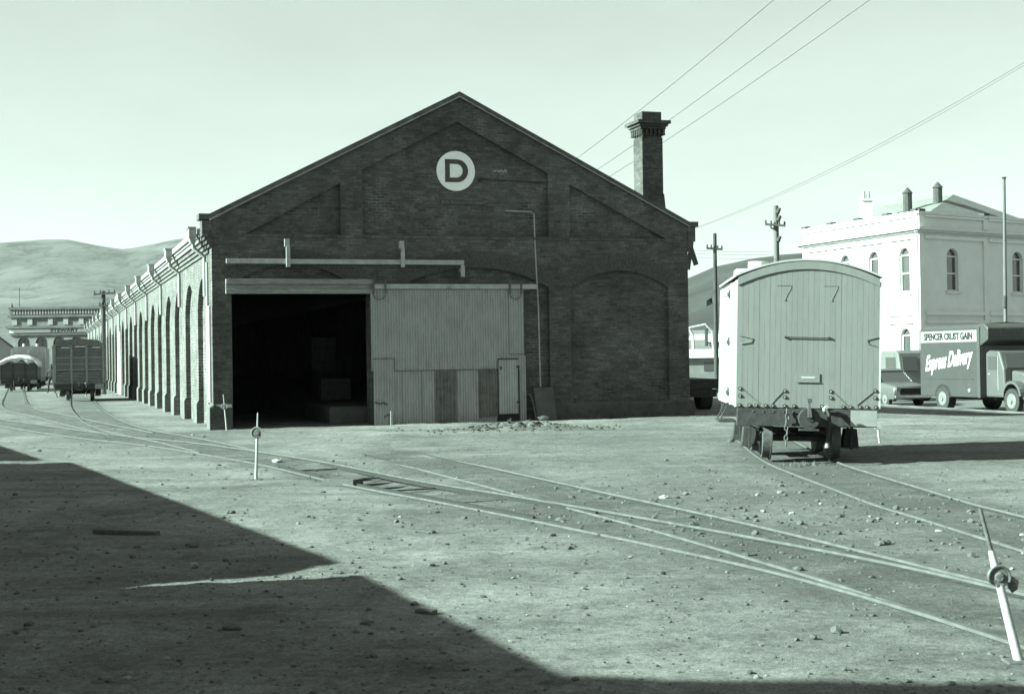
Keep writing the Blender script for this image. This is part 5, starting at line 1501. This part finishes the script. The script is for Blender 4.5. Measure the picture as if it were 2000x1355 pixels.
q = MB(); q.box(-.12, wd, -.12, -.002, bz(649), bz(642.7)); fz = q.build('frieze', 'sign_white', gb)
text_obj('STEWART', .50, 'frieze_lettering', 'cap_dark', fz, frame((bxx(127), -.135, bz(645.8)), (1, 0, 0), (0, 0, 1), (0, -1, 0)), bold=.02, sx=1.55)
q = MB()
i = 0
while bxx(28 + i * 5.6) < wd: q.box(bxx(28 + i * 5.6), bxx(28 + i * 5.6) + .15, -.1, -.002, bz(613), bz(604)); i += 1
q.build('balusters', 'stone_pale', gb)
q = MB(); q.box(-.1, wd, -.05, -.001, bz(614), bz(604)); q.build('parapet_panel', 'stone_dark', gb)
q = MB()
for x in (30, 60, 100, 130, 160, 195, 230): q.box(bxx(x) - .3, bxx(x) + .3, -.15, -.002, bz(634), bz(620.5))
q.build('attic_pier', 'stone_pale', gb)
q = MB(); q.cyl((.1, .1, bz(600)), (.1, .1, bz(590)), .25, .02, n=8); q.build('finial', 'stone_dark', gb)
q = MB(); q.tube([(bxx(34), 1, bz(602)), (bxx(34), 1, bz(560))], .04, 5); q.build('flagpole', 'pole', gb)
# pale domed cupola beyond the shed roof
P = at(237, 600, 130); dm = empty('cupola', (P.x, 130, 0)); tag(dm, 'small pale domed cupola showing above the far shed eaves', 'tower')
q = MB(); zt_ = at(237, 568, 130).z; q.box(-.55, .55, -.55, .55, 0, zt_ - 1.6); q.build('tower_base', 'stucco_trim', dm)
q = MB(); q.cyl((0, 0, zt_ - 1.6), (0, 0, zt_ - .8), .5, n=16); q.build('lantern', 'stucco_trim', dm)
q = MB()
for i in range(5):
    t0_, t1_ = i * math.pi / 10, (i + 1) * math.pi / 10; q.cyl((0, 0, zt_ - .8 + .6 * math.sin(t0_)), (0, 0, zt_ - .8 + .6 * math.sin(t1_)), .55 * math.cos(t0_), max(.02, .55 * math.cos(t1_)), n=16, cap=False)
q.build('dome', 'stucco_trim', dm, smooth=True)
# plain gabled shed cut by the left edge
P = at(-20, 700, 125); gs = empty('gabled_shed', (P.x, 125, 0), R(22)); tag(gs, 'grey gabled shed cut off by the left edge of the frame', 'shed')
q = MB(); q.plate([(-3, -.2), (1.95, -.2), (1.95, at(22, 680, 125).z), (-.5, at(-30, 636, 125).z), (-3, at(22, 680, 125).z)], [], fU, 0, 14); q.build('wall', 'iron_light', gs)
q = MB()
e0 = at(25, 681, 125).z; e1 = at(-30, 635, 125).z
for (ua, za, ub, zb_) in ((2.1, e0, -.5, e1), (-3.1, e0, -.5, e1)):
    q.add([(ua, -.2, za), (ub, -.2, zb_), (ub, 14.2, zb_), (ua, 14.2, za), (ua, -.2, za + .1), (ub, -.2, zb_ + .1), (ub, 14.2, zb_ + .1), (ua, 14.2, za + .1)], [(0, 1, 2, 3), (7, 6, 5, 4), (0, 4, 5, 1), (1, 5, 6, 2), (2, 6, 7, 3), (3, 7, 4, 0)])
q.build('roof', 'roof_iron', gs)
# houses and sheds glimpsed between the shed and the white van
def house(x0, x1, yb, ye, yr, Y, wall, roof, label, dep=7):
    a_ = at(x0, ye, Y); b_ = at(x1, ye, Y); zb_ = at(x0, yb, Y).z; zr_ = at(x0, yr, Y).z; W_ = b_.x - a_.x
    r0 = empty('low_building', (a_.x, Y, 0)); tag(r0, label, 'building', 'low pale buildings below the hillside')
    q = MB(); q.box(0, W_, 0, dep, -.3, a_.z); q.build('wall', wall, r0)
    q = MB(); q.add([(-.3, -.3, a_.z), (W_ + .3, -.3, a_.z), (W_ + .3, dep + .3, a_.z), (-.3, dep + .3, a_.z), (-.3, dep / 2, zr_), (W_ + .3, dep / 2, zr_)], [(0, 1, 5, 4), (3, 4, 5, 2), (0, 4, 3), (1, 2, 5), (0, 3, 2, 1)]); q.build('roof', roof, r0)
    q = MB(); n_ = max(2, int(W_ / 2.2))
    for i in range(n_): q = MB(); q.box(W_ * (i + .3) / n_, W_ * (i + .7) / n_, -.03, -.002, a_.z * .35, a_.z * .8); q.build('window', 'glass', r0)
    return r0
house(1290, 1420, 745, 700, 683, 110, 'house_mid', 'house_roof', 'nearest low building with white roof behind the flat deck lorry', 5)
house(1270, 1385, 735, 688, 664, 135, 'house_mid', 'roof_mid', 'second low building with grey roof above the white roof', 8)
house(1362, 1470, 720, 668, 652, 150, 'house_pale', 'house_roof', 'pale building tucked against the white van left edge', 6)
house(1255, 1440, 715, 662, 645, 190, 'house_pale', 'roof_mid', 'farthest pale building at the foot of the hillside', 10)
# open gabled steel frame
P = at(1340, 700, 120); fr_ = empty('pale_gantry', (P.x, 120, 0)); tag(fr_, 'pale gantry frame with sloping top rising over the low roofs', 'gantry')
q = MB(); kk = 120 / F_
def gp_(x, y): return Vector(((x - 1340) * kk, 0, at(x, y, 120).z))
q.tube([gp_(1346, 641), gp_(1379, 634), gp_(1392, 648), gp_(1395, 700)], .12, 6); q.tube([gp_(1346, 641), gp_(1354, 655), gp_(1355, 700)], .12, 6)
q.build('frame', 'house_pale', fr_)
q = MB(); q.tube([gp_(1380, 640), gp_(1380, 676)], .14, 6); q.build('post', 'pole', fr_)

# ------------------------------------------------------------------ person by the stock wagon
P = gnd(101, 767)
pr = bpy.data.meshes.new('person')
J = [((0, 0, .98), .15), ((0, 0, 1.2), .15), ((0, 0, 1.42), .16), ((0, 0, 1.53), .06), ((0, -.02, 1.62), .085), ((0, -.01, 1.72), .09),
     ((.11, 0, .92), .10), ((.16, .03, .5), .07), ((.2, .02, .08), .05), ((.21, -.14, .04), .045),
     ((-.11, 0, .92), .10), ((-.17, -.05, .5), .07), ((-.22, .0, .08), .05), ((-.23, -.16, .04), .045),
     ((.2, 0, 1.42), .06), ((.25, .02, 1.14), .05), ((.22, -.1, .9), .038), ((-.2, 0, 1.42), .06), ((-.27, -.02, 1.15), .05), ((-.3, -.2, 1.0), .038)]
E_ = [(0, 1), (1, 2), (2, 3), (3, 4), (4, 5), (0, 6), (6, 7), (7, 8), (8, 9), (0, 10), (10, 11), (11, 12), (12, 13), (2, 14), (14, 15), (15, 16), (2, 17), (17, 18), (18, 19)]
pr.from_pydata([j[0] for j in J], E_, [])
po = bpy.data.objects.new('person', pr); C.objects.link(po); po.location = (P.x, P.y, 0)
sk = po.modifiers.new('skin', 'SKIN'); po.modifiers.new('sub', 'SUBSURF').levels = 1
for i, j in enumerate(J): pr.skin_vertices[0].data[i].radius = (j[1], j[1])
pr.skin_vertices[0].data[0].use_root = True
pr.materials.append(M_['cloth_dark'])
tag(po, 'person in dark clothes standing with legs apart beside the livestock wagon', 'person')
q = MB(); 
for i in range(4):
    t0_, t1_ = i * math.pi / 8, (i + 1) * math.pi / 8; q.cyl((0, .0, 1.72 + .1 * math.sin(t0_)), (0, 0, 1.72 + .1 * math.sin(t1_)), .105 * math.cos(t0_), max(.01, .105 * math.cos(t1_)), n=12, cap=False)
q.build('hair', 'hair', po, smooth=True)

# ------------------------------------------------------------------ haze
q = MB(); q.box(-4200, 4200, -420, 6200, -8, 420)
hz = q.build('haze', None); hz['kind'] = 'stuff'; hz['label'] = 'pale haze thickening towards the hills'; hz['category'] = 'haze'
m = bpy.data.materials.new('haze'); m.use_nodes = True; t = m.node_tree; t.nodes.clear()
v = t.nodes.new('ShaderNodeVolumePrincipled'); o = t.nodes.new('ShaderNodeOutputMaterial'); t.links.new(v.outputs[0], o.inputs['Volume'])
v.inputs['Color'].default_value = (.95, .95, .95, 1); v.inputs['Density'].default_value = .00003; v.inputs['Anisotropy'].default_value = .2
hz.data.materials.append(m)
